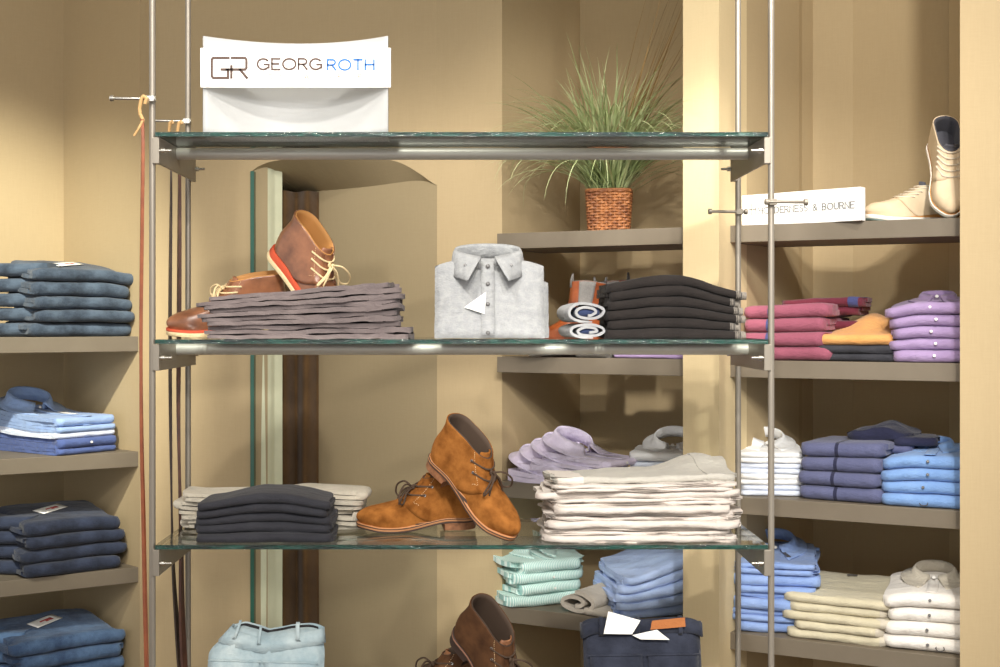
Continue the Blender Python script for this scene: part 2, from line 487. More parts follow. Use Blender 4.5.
# ------------------------------------------------------------------ curtains and mirror edge in the recess
def curtain(name, px0, px1, d0, d1, amp, waves, mat, label, ztop, seed):
    mb = MB(); N = 60; Zs = 26; vs = []
    a, b = Vector(P2(px0, d0)), Vector(P2(px1, d1)); n = Vector(((b-a).y, -(b-a).x)).normalized()
    for j in range(Zs+1):
        z = lerp(.03, ztop, j/Zs)
        for i in range(N+1):
            u = i/N
            o = amp*math.sin(2*PI*waves*u+.3*ns(z*1.3, seed, u*2))+.35*amp*ns(u*5, z*.8, seed)
            p = a+(b-a)*(u+.01*ns(z*2, u*4, seed))+n*o
            vs.append((p.x, p.y, z))
    K = N+1
    mb.add(vs, [(j*K+i, j*K+i+1, (j+1)*K+i+1, (j+1)*K+i) for j in range(Zs) for i in range(N)])
    return tag(mb.build(name, mat, solid=.004, angle=180), label, 'curtain')
M['cur1'] = fabric('pale_curtain', (212, 214, 186), (200, 204, 176), fine=500, wr=.002)
M['cur2'] = fabric('brown_curtain', (104, 78, 48), (76, 56, 34), fine=500, wr=.002)
curtain('curtain', 254.5, 283, 4.435, 4.47, .012, .8, M['cur1'], 'pale cream curtain hanging beside the green mirror edge in the recess', CAMZ+.53, 2)
curtain('curtain', 279, 318, 4.56, 4.565, .03, 1.75, M['cur2'], 'dark brown curtain hanging in the recess behind the pale curtain', CAMZ+.455, 5)
M['mirror'] = plain('green_mirror_edge', (44, 92, 78), .12, 0)
mb = MB(); p = P2(250.3, 4.40); q = P2(254, 4.40)
mb.prism([p, q, (q[0]+.012, q[1]+.2), (p[0]+.012, p[1]+.2)], .02, CAMZ+zat(171, 4.4))
tag(mb.build('mirror', M['mirror'], smooth=False, bevel=.001), 'tall mirror panel seen edge-on as a green strip beside the pale curtain', 'mirror')

# ------------------------------------------------------------------ metal rack with glass shelves
D0, D1 = 3.0, 3.375
UX = [(-.748, D0), (.691, D0), (-.748, D1), (.691, D1)]
ZG = [.435, -.045, -.521, -1.0]
rack = thing('shelf_rack', 'freestanding steel rack of four slim uprights with brackets and cross tubes', 'rack', (0, D0, 0))
def rackpart(mb, name, mat, parent=rack, **k):
    mb.v = [(x, y-D0, z) for x, y, z in mb.v]; return mb.build(name, mat, parent, **k)
for x, y in UX:
    mb = MB(); mb.cyl((x, y, 0.0), (x, y, H_CEIL), .0075, 16); rackpart(mb, 'upright', M['metal'])
    mb = MB(); mb.cyl((x, y, 0), (x, y, .012), .03, 20); rackpart(mb, 'base_plate', M['metal'])
for zg in ZG:
    zt = CAMZ+zg-.0105
    for sx, x in ((1, -.748), (-1, .691)):
        mb = MB(); x0 = x+sx*.012
        mb.box((min(x0, x0+sx*.006), D0-.006, zt-.062), (max(x0, x0+sx*.006), D1+.012, zt))
        for y in (D0, D1):
            a, b = x+sx*.003, x+sx*.0185
            mb.box((min(a, b), y-.012, zt-.062), (max(a, b), y+.010, zt-.001))
        br = rackpart(mb, 'bracket', M['metal'], smooth=False, bevel=.0012)
        for y in (D0+.004, D1-.004):
            mb = MB(); xs = x+sx*.02
            mb.tube([(xs, y-.016, zt-.032), (xs+sx*.028, y-.016, zt-.032)], .0035, 10)
            mb.tube([(xs+sx*.004, y-.016, zt-.032), (xs+sx*.012, y-.016, zt-.032)], .0065, 12)
            s_ = rackpart(mb, 'screw', M['bright'], br)
    mb = MB(); ym = D0+.175
    mb.tube([(-.73, ym, zt-.0155), (.673, ym, zt-.0155)], .0148, 28); rackpart(mb, 'cross_tube', M['tube'])
for (x, y, z, l0, l1) in ((-.748, D0, .512, -.092, .012), (-.748, D1, .518, -.088, .012), (.691, D0, .273, -.02, .082), (.691, D1, .282, -.082, .022)):
    mb = MB(); z += CAMZ; yy = y-.013
    mb.tube([(x+l0, yy-.01, z), (x+l1, yy, z)], .0038, 10)
    for e, s in ((l0, 1), (l1, -1)):
        ye = yy-.01 if e == l0 else yy
        mb.tube([(x+e, ye, z), (x+e+s*.009, ye, z)], .0075, 12)
    mb.box((x-.009, yy-.008, z-.007), (x+.009, yy+.010, z+.007))
    rackpart(mb, 'peg', M['bright'] if x < 0 else M['metal'], bevel=.001)
GL = ['topmost clear glass shelf, the frosted sign stands on it', 'clear glass shelf holding grey trousers, the grey shirt and black trousers',
      'clear glass shelf holding the tan suede boots', 'lowest clear glass shelf holding light and navy jeans']
for zg, l in zip(ZG, GL):
    mb = MB(); x0, x1, y0, y1 = -.738, .681, D0-.014, D1+.016; z1 = CAMZ+zg; z0 = z1-.010
    v = [(x0,y0,z0),(x1,y0,z0),(x1,y1,z0),(x0,y1,z0),(x0,y0,z1),(x1,y0,z1),(x1,y1,z1),(x0,y1,z1)]
    mb.add(v, [(0,3,2,1),(4,5,6,7)]); mb.cur = 1
    mb.add(v, [(0,1,5,4),(1,2,6,5),(2,3,7,6),(3,0,4,7)])
    o = mb.build('glass_shelf', [M['glass'], M['edge']], smooth=False)
    tag(o, l, 'shelf', 'glass shelves of the steel rack')

# ------------------------------------------------------------------ straps hanging from the left pegs
M['orange'] = leather('orange_leather', (150, 82, 48), (126, 64, 38), .5)
M['brownst'] = leather('brown_leather', (92, 56, 40), (64, 38, 30), .5)
M['darkst'] = leather('dark_leather', (70, 54, 42), (44, 32, 28), .5)
M['tanloop'] = leather('tan_leather', (214, 176, 120), (190, 150, 96), .6)
def strap(label, px, d, ztop, pts, mat, w, th, loop_px):
    """hanging belt: pts are (px, py) down its length"""
    t = thing('belt', label, 'belt', pos(px, d, ztop)); o = t.location.copy()
    path = [pos(a, d, zat(b, d))-o for a, b in pts]
    sm = []
    for i in range(len(path)-1):
        for k in range(6):
            u = k/6; p0, p1, p2, p3 = path[max(i-1,0)], path[i], path[i+1], path[min(i+2,len(path)-1)]
            sm.append(.5*(2*p1+(p2-p0)*u+(2*p0-5*p1+4*p2-p3)*u*u+(-p0+3*p1-3*p2+p3)*u**3))
    sm.append(path[-1])
    mb = MB(); vs = []
    for i, p in enumerate(sm):
        tw = .5*math.sin(i*.13)
        a = Vector((math.cos(tw), math.sin(tw), 0))*th/2; b = Vector((-math.sin(tw), math.cos(tw), 0))*w/2
        vs += [p+a+b, p-a+b, p-a-b, p+a-b]
    K = len(sm); fs = [(i*4+j, i*4+(j+1)%4, i*4+4+(j+1)%4, i*4+4+j) for i in range(K-1) for j in range(4)]
    fs += [(0, 1, 2, 3), ((K-1)*4+3, (K-1)*4+2, (K-1)*4+1, (K-1)*4)]
    mb.add(vs, fs); mb.build('strap', mat, t, bevel=.0008)
    mb = MB(); lp = [pos(a, d, zat(b, d))-o for a, b in loop_px]
    lp2 = []
    for i in range(len(lp)-1):
        for k in range(4): lp2.append(lp[i].lerp(lp[i+1], k/4))
    lp2.append(lp[-1]); mb.tube(lp2, .0042, 8); mb.build('loop', M['tanloop'], t)
    return t
t = strap('long orange leather belt hanging from the front left peg of the rack', 143, 2.972, .512,
          [(142.5, 119), (143, 150), (142, 230), (141, 330), (141.5, 430), (143.5, 520), (145, 600), (147, 690), (147, 760)], M['orange'], .008, .0075,
          [(145, 104), (146.5, 98.5), (143.5, 96), (141.5, 99), (139.5, 108), (140, 114), (143, 120), (141.5, 127)])
mb = MB(); o = t.location
mb.tube([pos(142.5, 2.968, zat(121, 2.968))-o, pos(139, 2.968, zat(128, 2.968))-o, pos(134, 2.968, zat(136, 2.968))-o], .003, 8)
mb.build('loose_end', M['tanloop'], t)
strap('thin dark brown belt hanging from the rear left peg, left of a pair', 172, 3.352, .515,
      [(171, 132), (171, 200), (170, 330), (171, 460), (173, 560), (178, 640), (183, 700)], M['darkst'], .02, .005, [(173, 124), (172, 121.5), (170, 123), (169, 131), (171, 135)])
strap('reddish brown belt hanging from the rear left peg, right of a pair', 180, 3.345, .515,
      [(179.5, 132), (179.5, 200), (179, 330), (178.5, 420), (181, 540), (182, 620), (186, 700)], M['brownst'], .02, .0075, [(182, 124), (181, 121.5), (179, 123), (177.5, 131), (179.5, 135)])

# ------------------------------------------------------------------ lettering drawn as strokes
def arc(cx, cy, rx, ry, a0, a1, n=16):
    return [(cx+rx*math.cos(R(lerp(a0, a1, i/n))), cy+ry*math.sin(R(lerp(a0, a1, i/n)))) for i in range(n+1)]
GLY = {
 'G': (1.0, [arc(.5, .5, .5, .5, 40, 320)+[(.98, .18), (.98, .46), (.58, .46)]]),
 'E': (.7, [[(.7, 1), (0, 1), (0, 0), (.7, 0)], [(0, .52), (.6, .52)]]),
 'O': (1.1, [arc(.55, .5, .55, .5, 0, 360, 28)]),
 'R': (.75, [[(0, 0), (0, 1), (.42, 1)]+arc(.42, .74, .28, .26, 90, -90, 10)+[(0, .48)], [(.38, .48), (.75, 0)]]),
 'T': (.8, [[(0, 1), (.8, 1)], [(.4, 1), (.4, 0)]]),
 'H': (.8, [[(0, 0), (0, 1)], [(.8, 0), (.8, 1)], [(0, .52), (.8, .52)]]),
 'L': (.6, [[(0, 1), (0, 0), (.6, 0)]]),
 'S': (.65, [arc(.33, .75, .29, .25, 30, 270, 14)+arc(.33, .25, .3, .25, 90, -150, 14)]),
 'A': (.85, [[(0, 0), (.42, 1), (.85, 0)], [(.16, .36), (.69, .36)]]),
 'N': (.8, [[(0, 0), (0, 1), (.8, 0), (.8, 1)]]),
 'D': (.9, [[(0, 0), (0, 1), (.38, 1)]+arc(.38, .5, .5, .5, 90, -90, 16)+[(0, 0)]]),
 'U': (.8, [[(0, 1), (0, .35)]+arc(.4, .35, .4, .35, 180, 360, 12)+[(.8, 1)]]),
 'B': (.72, [[(0, 0), (0, 1), (.4, 1)]+arc(.4, .76, .26, .24, 90, -90, 10)+[(0, .52)], [(.4, .52)]+arc(.42, .26, .3, .26, 90, -90, 10)+[(0, 0)]]),
 '&': (.85, [[(.85, .0), (.2, .72)]+arc(.38, .82, .19, .18, 200, -20, 10)+[(.5, .66), (.12, .36)]+arc(.33, .24, .27, .24, 150, 300, 10)+[(.62, .16), (.8, .45)]]),
}
def stroke(mb, line, w, org, sc, th=.0008):
    """a flat pen stroke in the x-z plane, standing th proud of the card"""
    ox, oy, oz = org; n = len(line)
    pts = [Vector((p[0]*sc, p[1]*sc)) for p in line]; L = []; Rr = []
    closed = (pts[0]-pts[-1]).length < 1e-6
    for i in range(n):
        if closed: a, b = pts[i-1 if i > 0 else n-2], pts[i+1 if i < n-1 else 1]
        else: a, b = pts[max(i-1, 0)], pts[min(i+1, n-1)]
        t0 = (pts[i]-a); t1 = (b-pts[i])
        t0 = t0.normalized() if t0.length > 1e-9 else t1.normalized(); t1 = t1.normalized() if t1.length > 1e-9 else t0
        tm = (t0+t1); tm = tm.normalized() if tm.length > 1e-6 else t0
        nn = Vector((-tm.y, tm.x)); k = 1/max(.5, abs(nn.dot(Vector((-t1.y, t1.x)))))
        e = Vector((0, 0))
        if not closed and i == 0: e = -t1*w*.3
        if not closed and i == n-1: e = t0*w*.3
        L.append(pts[i]+nn*w/2*k+e); Rr.append(pts[i]-nn*w/2*k+e)
    vs = [(ox+p.x, oy-th, oz+p.y) for p in L]+[(ox+p.x, oy-th, oz+p.y) for p in Rr]
    vs += [(x, oy+.0002, z) for x, _, z in vs]; m = 2*n
    fs = []
    for i in range(n-1):
        fs += [(i, i+1, n+i+1, n+i), (m+i, m+n+i, m+n+i+1, m+i+1), (i, m+i, m+i+1, i+1), (n+i, n+i+1, m+n+i+1, m+n+i)]
    fs += [(0, n, m+n, m), (n-1, m+n-1, m+2*n-1, 2*n-1)]
    mb.add(vs, fs)
def write(mb, text, org, h, sw, gap, serif=False, xs=1.0):
    x = 0
    for ch in text:
        if ch == ' ': x += h*.45+gap; continue
        w, ls = GLY[ch]
        for l in ls:
            stroke(mb, [((p[0]*xs), p[1]) for p in l], sw, (org[0]+x, org[1], org[2]), h)
            if serif:
                for (ax, ay) in (l[0], l[-1]):
                    if ch in 'HNERDBUL&' and ay in (0, 1):
                        stroke(mb, [((ax*xs)-.11, ay), ((ax*xs)+.11, ay)], sw*.6, (org[0]+x, org[1], org[2]), h)
        x += w*xs*h+gap
    return x

# ------------------------------------------------------------------ frosted sign on the top glass shelf
ds = 3.06; zb = ZG[0]
sl, sr = (203-CX)/F*ds, (388-CX)/F*ds
t = thing('sign_holder', 'curved frosted acrylic sign holder with a white name strip, on the topmost glass shelf', 'sign', ((sl+sr)/2, ds, CAMZ+zb))
hw = (sr-sl)/2; mb = MB(); vs = []; N = 40; Zs = 10
ztop = zat(36, ds)-zb
for j in range(Zs+1):
    for i in range(N+1):
        u = 2*i/N-1
        vs.append((hw*u, .085*(1-u*u), ztop*j/Zs-.0*u))
K = N+1; mb.add(vs, [(j*K+i, j*K+i+1, (j+1)*K+i+1, (j+1)*K+i) for j in range(Zs) for i in range(N)])
mb.build('curved_sheet', M['acrylic'], t, solid=.003, angle=180)
mb = MB(); mb.box((-hw, .004, 0), (hw, .088, .003)); mb.build('foot', M['acrylic'], t, bevel=.001)
cl = (201-CX)/F*ds-t.location.x; cr = (391-CX)/F*ds-t.location.x
z1, z0 = zat(48.5, ds)-zb, zat(88, ds)-zb
mb = MB(); mb.box((cl, -.007, z0), (cr, -.004, z1)); strip = mb.build('name_strip', M['paper'], t, bevel=.0005); strip['label'] = 'white printed name strip'
pm = 1290/ds
def sx(px): return (px-CX)/pm-t.location.x
def sz(py): return -(py-CY)/pm-zb
mb = MB(); y = -.0075
hh = (79-59)/pm
em = [[(1, 1), (.08, 1), (0, .92), (0, .08), (.08, 0), (.95, 0), (.95, .42), (.55, .42)]]
for l in em: stroke(mb, [(p[0]*.85, p[1]) for p in l], .0058, (sx(212.5), y, sz(78.5)), hh)
for l in [[(0, .6), (0, 0)], [(.0, 1), (.8, 1), (.88, .92), (.88, .5), (.8, .42), (-.3, .42)], [(.5, .42), (.92, 0)]]:
    stroke(mb, [(p[0]*.85, p[1]) for p in l], .0058, (sx(232), y, sz(78.5)), hh)
e_ = mb.build('emblem', M['ink_brown'], t, smooth=False)
mb = MB(); write(mb, 'GEORG', (sx(258), y, sz(70)), 10.6/pm, .0042, .0065, xs=1.1); mb.build('lettering', M['ink_brown'], t, smooth=False)
mb = MB(); write(mb, 'ROTH', (sx(328), y, sz(70.5)), 10.2/pm, .0040, .007, xs=1.06); mb.build('lettering', M['ink_blue'], t, smooth=False)
for wd, px in (('LOS', 258.5), ('ANGELES', 305)):
    mb = MB(); write(mb, wd, (sx(px), y, sz(79.5)), 4.8/pm, .0018, .0164); mb.build('lettering', M['ink_pale'], t, smooth=False)

# white name block on the right-hand shelf
a = pos(741.5, 3.86, ZR[0]); b = pos(860.5, 3.60, ZR[0])
ang = math.atan2(b.y-a.y, b.x-a.x); L = (b-a).length
t = thing('sign_block', 'white block sign with grey serif name beside the cream shoes', 'sign', a+Vector((0, 0, 0)), (0, 0, ang))
bh = .094
mb = MB(); mb.box((0, 0, 0), (L, .03, bh)); mb.build('block', M['paper'], t, bevel=.001)
mb = MB(); y = -.0006; k = L/121.5
for i, (o_, h0, h1) in enumerate(((0, .18, .82), (1.6, .1, .9), (4.2, .1, .9), (5.8, .18, .82))):
    stroke(mb, [(0, h0), (0, h1)], .0016, (k*(9.5+o_), y, .026), .05)
for zz in (.051,): stroke(mb, [(0, 0), (1.5, 0)], .0012, (k*8.5, y, zz), .018)
mb.build('emblem', M['ink_grey'], t, smooth=False)
mb = MB(); write(mb, 'HOLDERNESS & BOURNE', (k*19, y, .036), .0178, .0019, .0043, True, .88); mb.build('lettering', M['ink_grey'], t, smooth=False)

# ------------------------------------------------------------------ grass plant in a wicker basket
bp = pos(609, 4.16, ZR[0])
t = thing('potted_grass', 'long-leaved ornamental grass in a small square wicker basket', 'plant', bp, (0, 0, R(-8)))
hb = .135; wb0, wb1 = .062, .070
M['wicker'] = leather('wicker', (186, 124, 76), (122, 72, 42), .55, 30)
def sqr(a, w, p=5):
    c, s = math.cos(a), math.sin(a); k = (abs(c)**p+abs(s)**p)**(-1/p); return w*k*c, w*k*s
bk = MB(); rows = 15; n = 120
for r_ in range(rows):
    z = .006+hb*r_/rows*1.0; w = lerp(wb0, wb1, r_/rows); pts = []
    for i in range(n):
        a = 2*PI*i/n; o = .0032*math.sin(a*16+PI*r_); x, y = sqr(a, w+o); pts.append((x, y, z+.0008*math.sin(a*9+r_)))
    bk.tube(pts, .0046, 6, closed=True)
bk.build('basket', M['wicker'], t)
mb = MB()
for i in range(32):
    a = 2*PI*(i+.5)/32; mb.tube([(*sqr(a, wb0), 0), (*sqr(a, wb1), hb)], .0032, 6)
mb.build('stakes', M['wicker'], t)
mb = MB(); pts = [(*sqr(2*PI*i/n, wb1+.001), hb) for i in range(n)]; mb.tube(pts, .006, 8, closed=True); mb.build('rim', M['wicker'], t)
M['soil'] = leather('soil', (58, 44, 32), (38, 28, 22), .95, 60)
mb = MB(); mb.prism([sqr(2*PI*i/40, wb1-.006) for i in range(40)], .01, hb-.02); mb.build('soil', M['soil'], t)
def blade_mat(name, c1, c2):
    m, tt, b = nt(name); n = noise_node(tt, 7, 3, coords(tt))
    lk(tt, mixcol(tt, ramp(tt, n.outputs['Fac'], .3, .7), srgb(*c1), srgb(*c2)), b.inputs['Base Color'])
    b.inputs['Roughness'].default_value = .5; b.inputs['Subsurface Weight'].default_value = 0
    return m
M['blade'] = blade_mat('grass_blade', (134, 152, 92), (206, 214, 166))
M['dry'] = blade_mat('dry_blade', (160, 126, 74), (120, 100, 58))
def blades(num, seed, L0, L1, lean0, lean1, w, droop, asel=None, rootr=.045):
    rr = random.Random(seed); mb = MB()
    for _ in range(num):
        az = rr.uniform(0, 2*PI) if asel is None else rr.uniform(*asel)
        L = rr.uniform(L0, L1); lean = rr.uniform(lean0, lean1); dr = rr.uniform(*droop)
        p = Vector((rr.uniform(-1, 1)*rootr, rr.uniform(-1, 1)*rootr, hb-.025)); N = 16; th = lean; vs = []
        ww = w*rr.uniform(.6, 1.25); tw = rr.uniform(-.6, .6)
        for i in range(N+1):
            u = i/N; d = Vector((math.sin(th)*math.cos(az), math.sin(th)*math.sin(az), math.cos(th)))
            side = Vector((-math.sin(az+tw), math.cos(az+tw), 0)); nrm = d.cross(side).normalized()
            k = ww*min(1, .45+u*2.5)*(1-u**2.2)+.0003
            vs += [p+side*k/2, p+nrm*k*.22, p-side*k/2]
            p = p+d*L/N; th += dr/N*(.4+1.4*u); az += rr.uniform(-.05, .05)
            # blades stay clear of the walls at the back of the alcove
        fs = []
        for i in range(N):
            a = i*3; fs += [(a, a+1, a+4, a+3), (a+1, a+2, a+5, a+4)]
        mb.add(vs, fs)
    return mb
A0 = (R(150), R(395))
def merge(*ms):
    o = MB()
    for m in ms: o.add(m.v, m.f)
    return o
fol = merge(blades(230, 1, .28, .46, .03, .42, .0066, (.3, 1.5)),
            blades(220, 2, .38, .58, .25, .66, .0062, (.8, 2.2), (R(160), R(385))),
            blades(110, 3, .40, .56, .5, .9, .0068, (1.1, 2.3), (R(165), R(380))),
            blades(26, 8, .38, .56, .05, .38, .0054, (.1, .7)))
def keep_clear(v):
    w_ = t.matrix_basis @ Vector(v); n_ = Vector((-.42, .29)).normalized()      # stay in front of the alcove's left reveal
    s_ = (Vector((w_.x, w_.y))-Vector((.09, 4.205))).dot(n_)
    if s_ > -.012: w_.x -= n_.x*(s_+.012); w_.y -= n_.y*(s_+.012)
    w_.z = max(w_.z, CAMZ+ZR[0]+.004) if w_.y > dR(CX+F*w_.x/w_.y) else w_.z
    return tuple(t.matrix_basis.inverted() @ w_)
fol.v = [keep_clear(v) for v in fol.v]
fol.build('foliage', M['blade'], t, angle=180)
dry = merge(blades(16, 5, .56, .80, .18, .42, .0062, (.0, .35), (R(-45), R(15)), .03), blades(14, 6, .38, .6, .2, .5, .005, (.3, 1.0), (R(-50), R(30)), .03))
dry.v = [keep_clear(v) for v in dry.v]
dd = dry.build('dry_stems', M['dry'], t, angle=180); dd['label'] = 'dry brown stems among the green'
# ------------------------------------------------------------------ footwear
FOOT = [(0, .029), (.1, .033), (.3, .0325), (.48, .036), (.68, .0475), (.82, .046), (.93, .038), (1, .030)]
def shoe(name, label, cat, sp, group=None):
    """heel at the origin, toe towards +x, up is +z"""
    root = thing(name, label, cat, (0, 0, 0), (0, 0, 0), group)
    L = sp.get('L', .295); hh = sp['heel']; wk = sp.get('wk', 1.0)
    layers = sp['layers']                        # (name, material, toe thickness, heel thickness, outset, xmax)
    xf_t = smooth_tab(sp['xf'], 5); xb_t = smooth_tab(sp['xb'], 5); H = sp['xf'][-1][0]
    tops = sp.get('topslope', 0.)
    def zbot(x): return hh*(1-sstep(.07, .19, x))+sp.get('spring', .007)*sstep(.20, .30, x)**2
    def half(x, xb, xf, z):
        u = clamp(x/L)
        w = lerp(interp(FOOT, u)*wk, sp.get('ankle', .034)*(1-.1*clamp((x-.06)/.1)), sstep(.01, .085, z))
        lf = lerp(.075, .05, sstep(0, .05, z)); lb = lerp(.040, .032, sstep(0, .08, z))
        ln = xf-xb; lf = min(lf, ln*.6); lb = min(lb, ln*.5)
        d = xf-x; k = 1.
        if d < lf: k = math.sqrt(max(0, 1-(1-d/lf)**2.3))
        e = x-xb
        if e < lb: k *= math.sqrt(max(0, 1-(1-e/lb)**2.2))
        return w*k
    def cy(x): return .006*math.sin(PI*clamp(x/L)*1.1)*sp.get('side', 1)
    MM = 26
    def ring(z, grow=0., x1=None, zz=None):
        xf, xb = interp(xf_t, z)+grow, interp(xb_t, z)-grow
        up, dn = [], []
        for i in range(MM+1):
            x = xf-(xf-xb)*(.5-.5*math.cos(PI*i/MM))
            w = half(x, xb, xf, z)+(grow if 0 < i < MM else 0)*min(1, half(x, xb, xf, z)/.01)
            up.append((x, cy(x)+w)); dn.append((x, cy(x)-w))
        return up+dn[1:-1][::-1], xf, xb
    st = sum(l[2] for l in layers if len(l) < 6 or l[5] is None)
    def stk(x): return sum(lerp(l[3], l[2], sstep(.05, .2, x)) for l in layers if len(l) < 6 or l[5] is None)
    def lift(x): return zbot(x)+stk(x)
    # upper
    nz = 34
    zs = [H*(i/nz)**1.0 for i in range(nz+1)]
    ext = sorted(set([round(z, 5) for z in zs]+[round(z, 5) for z, _ in xf_t if z < .065]))
    mb = MB(); rings = []
    K = 2*MM
    def tl(x, z): return z+tops*(sstep(.55*H, H, z))*(x-.06)
    for z in ext:
        pts, xf, xb = ring(z); rings.append([(x, y, lift(x)+tl(x, z)) for x, y in pts])
    vs = [p for r_ in rings for p in r_]; nr = len(rings)
    fs = [(i*K+j, i*K+(j+1)%K, (i+1)*K+(j+1)%K, (i+1)*K+j) for i in range(nr-1) for j in range(K)]
    # rim and inside
    xm = (interp(xf_t, H)+interp(xb_t, H))/2
    mb.add(vs, fs)
    mb.add(rings[0], [tuple(range(K))])
    mb.build('upper', sp['upper'], root, angle=70)
    top = rings[-1]
    inn = []
    for k, (ins, dz) in enumerate(((.0, .0), (.0012, .0015), (.0038, .0005), (.0045, -.012), (.006, -.035), (.006, -H*.62))):
        row = []
        for x, y, z in top:
            v = Vector((xm-x, cy(xm)-y)); v = v.normalized()*min(ins, v.length*.8) if v.length > 1e-6 else v
            row.append((x+v.x, y+v.y, z+dz))
        inn.append(row)
    mb = MB(); vs = [p for r_ in inn for p in r_]
    mb.add(vs, [(i*K+j, (i+1)*K+j, (i+1)*K+(j+1)%K, i*K+(j+1)%K) for i in range(len(inn)-1) for j in range(K)])
    mb.add(inn[-1], [tuple(range(K))]); mb.build('lining', sp['lining'], root, angle=70)
    # quarters with the lace facings
    eyes = []
    if sp.get('quarter'):
        zq, xq0, xq1, gap = sp['quarter']        # height where the facing starts, lower edge at the sole and there, half gap
        NQ = 40; rows = []; zz = [z for z in ext if z >= 0]
        for z in zz:
            pts, xf, xb = ring(z, .0016)
            if z <= zq: xs = lerp(xq0, xq1, (z/zq)**.7)
            else:
                xs = xf-.002
                g = gap*(1+.25*(z-zq)/(H-zq))
                while half(xs, xb, xf, z) < g and xs > xb: xs -= .0008
                xs = min(xs, lerp(xq1, 1, 0)+.02)
                xs = lerp(xq1, xs, sstep(zq, zq+.012, z))
            row = []
            for i in range(NQ+1):
                u = i/NQ; a = abs(2*u-1)           # 1 at the facings, 0 at the heel
                x = xb+(xs-xb)*(1-math.cos(a*PI/2)) if a < 1 else xs
                y = half(x, xb, xf, z); yo = y+.0016*min(1, y/.01)
                yy = cy(x)+(yo if u < .5 else -yo) if a > 0 else cy(x)
                row.append((x, yy, lift(x)+tl(x, z)))
            rows.append(row)
        mb = MB(); Q = NQ+1; vs = [p for r_ in rows for p in r_]
        mb.add(vs, [(i*Q+j, i*Q+j+1, (i+1)*Q+j+1, (i+1)*Q+j) for i in range(len(rows)-1) for j in range(NQ)])
        mb.build('quarter', sp.get('quarter_mat', sp['upper']), root, solid=.0022, angle=70)
        edge = [(z, rows[i][0], rows[i][-1]) for i, z in enumerate(zz) if z > zq*.55]
        # seam along the quarter edge, on both sides
        if sp.get('stitch'):
            for s_ in (1, 2):
                mb = MB()
                pth = [Vector(rows[i][2 if s_ == 1 else NQ-2])+Vector((0, (.0022 if s_ == 1 else -.0022), 0)) for i, z in enumerate(zz) if z > zq*.95]
                acc = 0
                for a, b in zip(pth, pth[1:]):
                    ln = (b-a).length; k = max(1, int(ln/.0018))
                    for q in range(k):
                        if int((acc+ln*q/k)/.0026) % 2 == 0: mb.tube([a.lerp(b, q/k), a.lerp(b, (q+1)/k)], .0006, 4)
                    acc += ln
                mb.build('stitching', sp['stitch'], root)
        for zE in sp['eyelets']:
            i = min(range(len(zz)), key=lambda q: abs(zz[q]-zE))
            for s_, idx in ((1, 3), (-1, NQ-3)):
                p = Vector(rows[i][idx]); q0 = Vector(rows[i][0 if s_ == 1 else -1])
                nrm = (Vector(rows[i][idx+1])-Vector(rows[i][idx-1])).cross(Vector(rows[min(i+1, len(rows)-1)][idx])-Vector(rows[max(i-1, 0)][idx])).normalized()
                if nrm.y*s_ < 0: nrm = -nrm
                eyes.append((zE, s_, p+nrm*.002, nrm))
        if sp.get('eyelet_mat'):
            for zE, s_, p, nrm in eyes:
                mb = MB(); t1 = nrm.orthogonal().normalized(); t2 = nrm.cross(t1)
                mb.tube([p+(t1*math.cos(a)+t2*math.sin(a))*.0028 for a in [2*PI*k/12 for k in range(12)]], .0011, 6, closed=True)
                mb.build('eyelet', sp['eyelet_mat'], root)
        # laces
        mb = MB(); lr = sp.get('lace_r', .0017); byz = {}
        for zE, s_, p, nrm in eyes: byz.setdefault(zE, {})[s_] = (p, nrm)
        def front(z, y):                         # where the instep surface lies at this height and side
            xf, xb = interp(xf_t, z), interp(xb_t, z); x = xf
            while half(x, xb, xf, z) < abs(y) and x > xb: x -= .0006
            return Vector((x, cy(x)+y, lift(x)+tl(x, z)))
        for zE, dct in byz.items():
            (a, n0), (b, n1) = dct[1], dct[-1]
            pts = [a-n0*.001, a+n0*.002]
            ya, yb = a.y-cy(a.x), b.y-cy(b.x)
            for k in range(1, 8):
                p = front(zE+.004*math.sin(k*PI/8), lerp(ya, yb, k/8)*.92); pts.append(p+Vector((.0042, 0, .002)))
            mb.tube(pts+[b+n1*.002, b-n1*.001], lr, 7)
        mb.build('lace', sp['lace'], root)
        if sp.get('bow', True):
            zt = max(byz); a, b = byz[zt][1][0], byz[zt][-1][0]
            c = front(zt, 0)+Vector((.0065, 0, .002))
            mb = MB(); bw = sp.get('bow_size', 1.)
            def spl(pts, n=8):
                o = []
                for i in range(len(pts)-1):
                    p0, p1, p2, p3 = pts[max(i-1, 0)], pts[i], pts[i+1], pts[min(i+2, len(pts)-1)]
                    for k in range(n):
                        u = k/n; o.append(.5*(2*p1+(p2-p0)*u+(2*p0-5*p1+4*p2-p3)*u*u+(-p0+3*p1-3*p2+p3)*u**3))
                return o+[pts[-1]]
            kn = [c+Vector((.0035*math.cos(q), .006*math.sin(q), .003*math.sin(2*q))) for q in [2*PI*i/10 for i in range(10)]]
            mb.tube(kn, lr*1.5, 7, closed=True)
            for s_ in (1, -1):
                v = lambda x, y, z: c+Vector((x*bw, y*s_*bw, z*bw))
                mb.tube(spl([v(0, 0, 0), v(.014, .014, .008), v(.026, .032, -.002), v(.028, .040, -.020), v(.020, .030, -.026), v(.012, .012, -.010), v(0, 0, 0)]), lr, 7)
                mb.tube(spl([v(0, 0, 0), v(.014, .010, -.006), v(.026, .020, -.026), v(.032, .018+.006*s_, -.046)]), [lr]*24+[lr*1.2], 7)
            mb.build('lace_bow', sp['lace'], root)
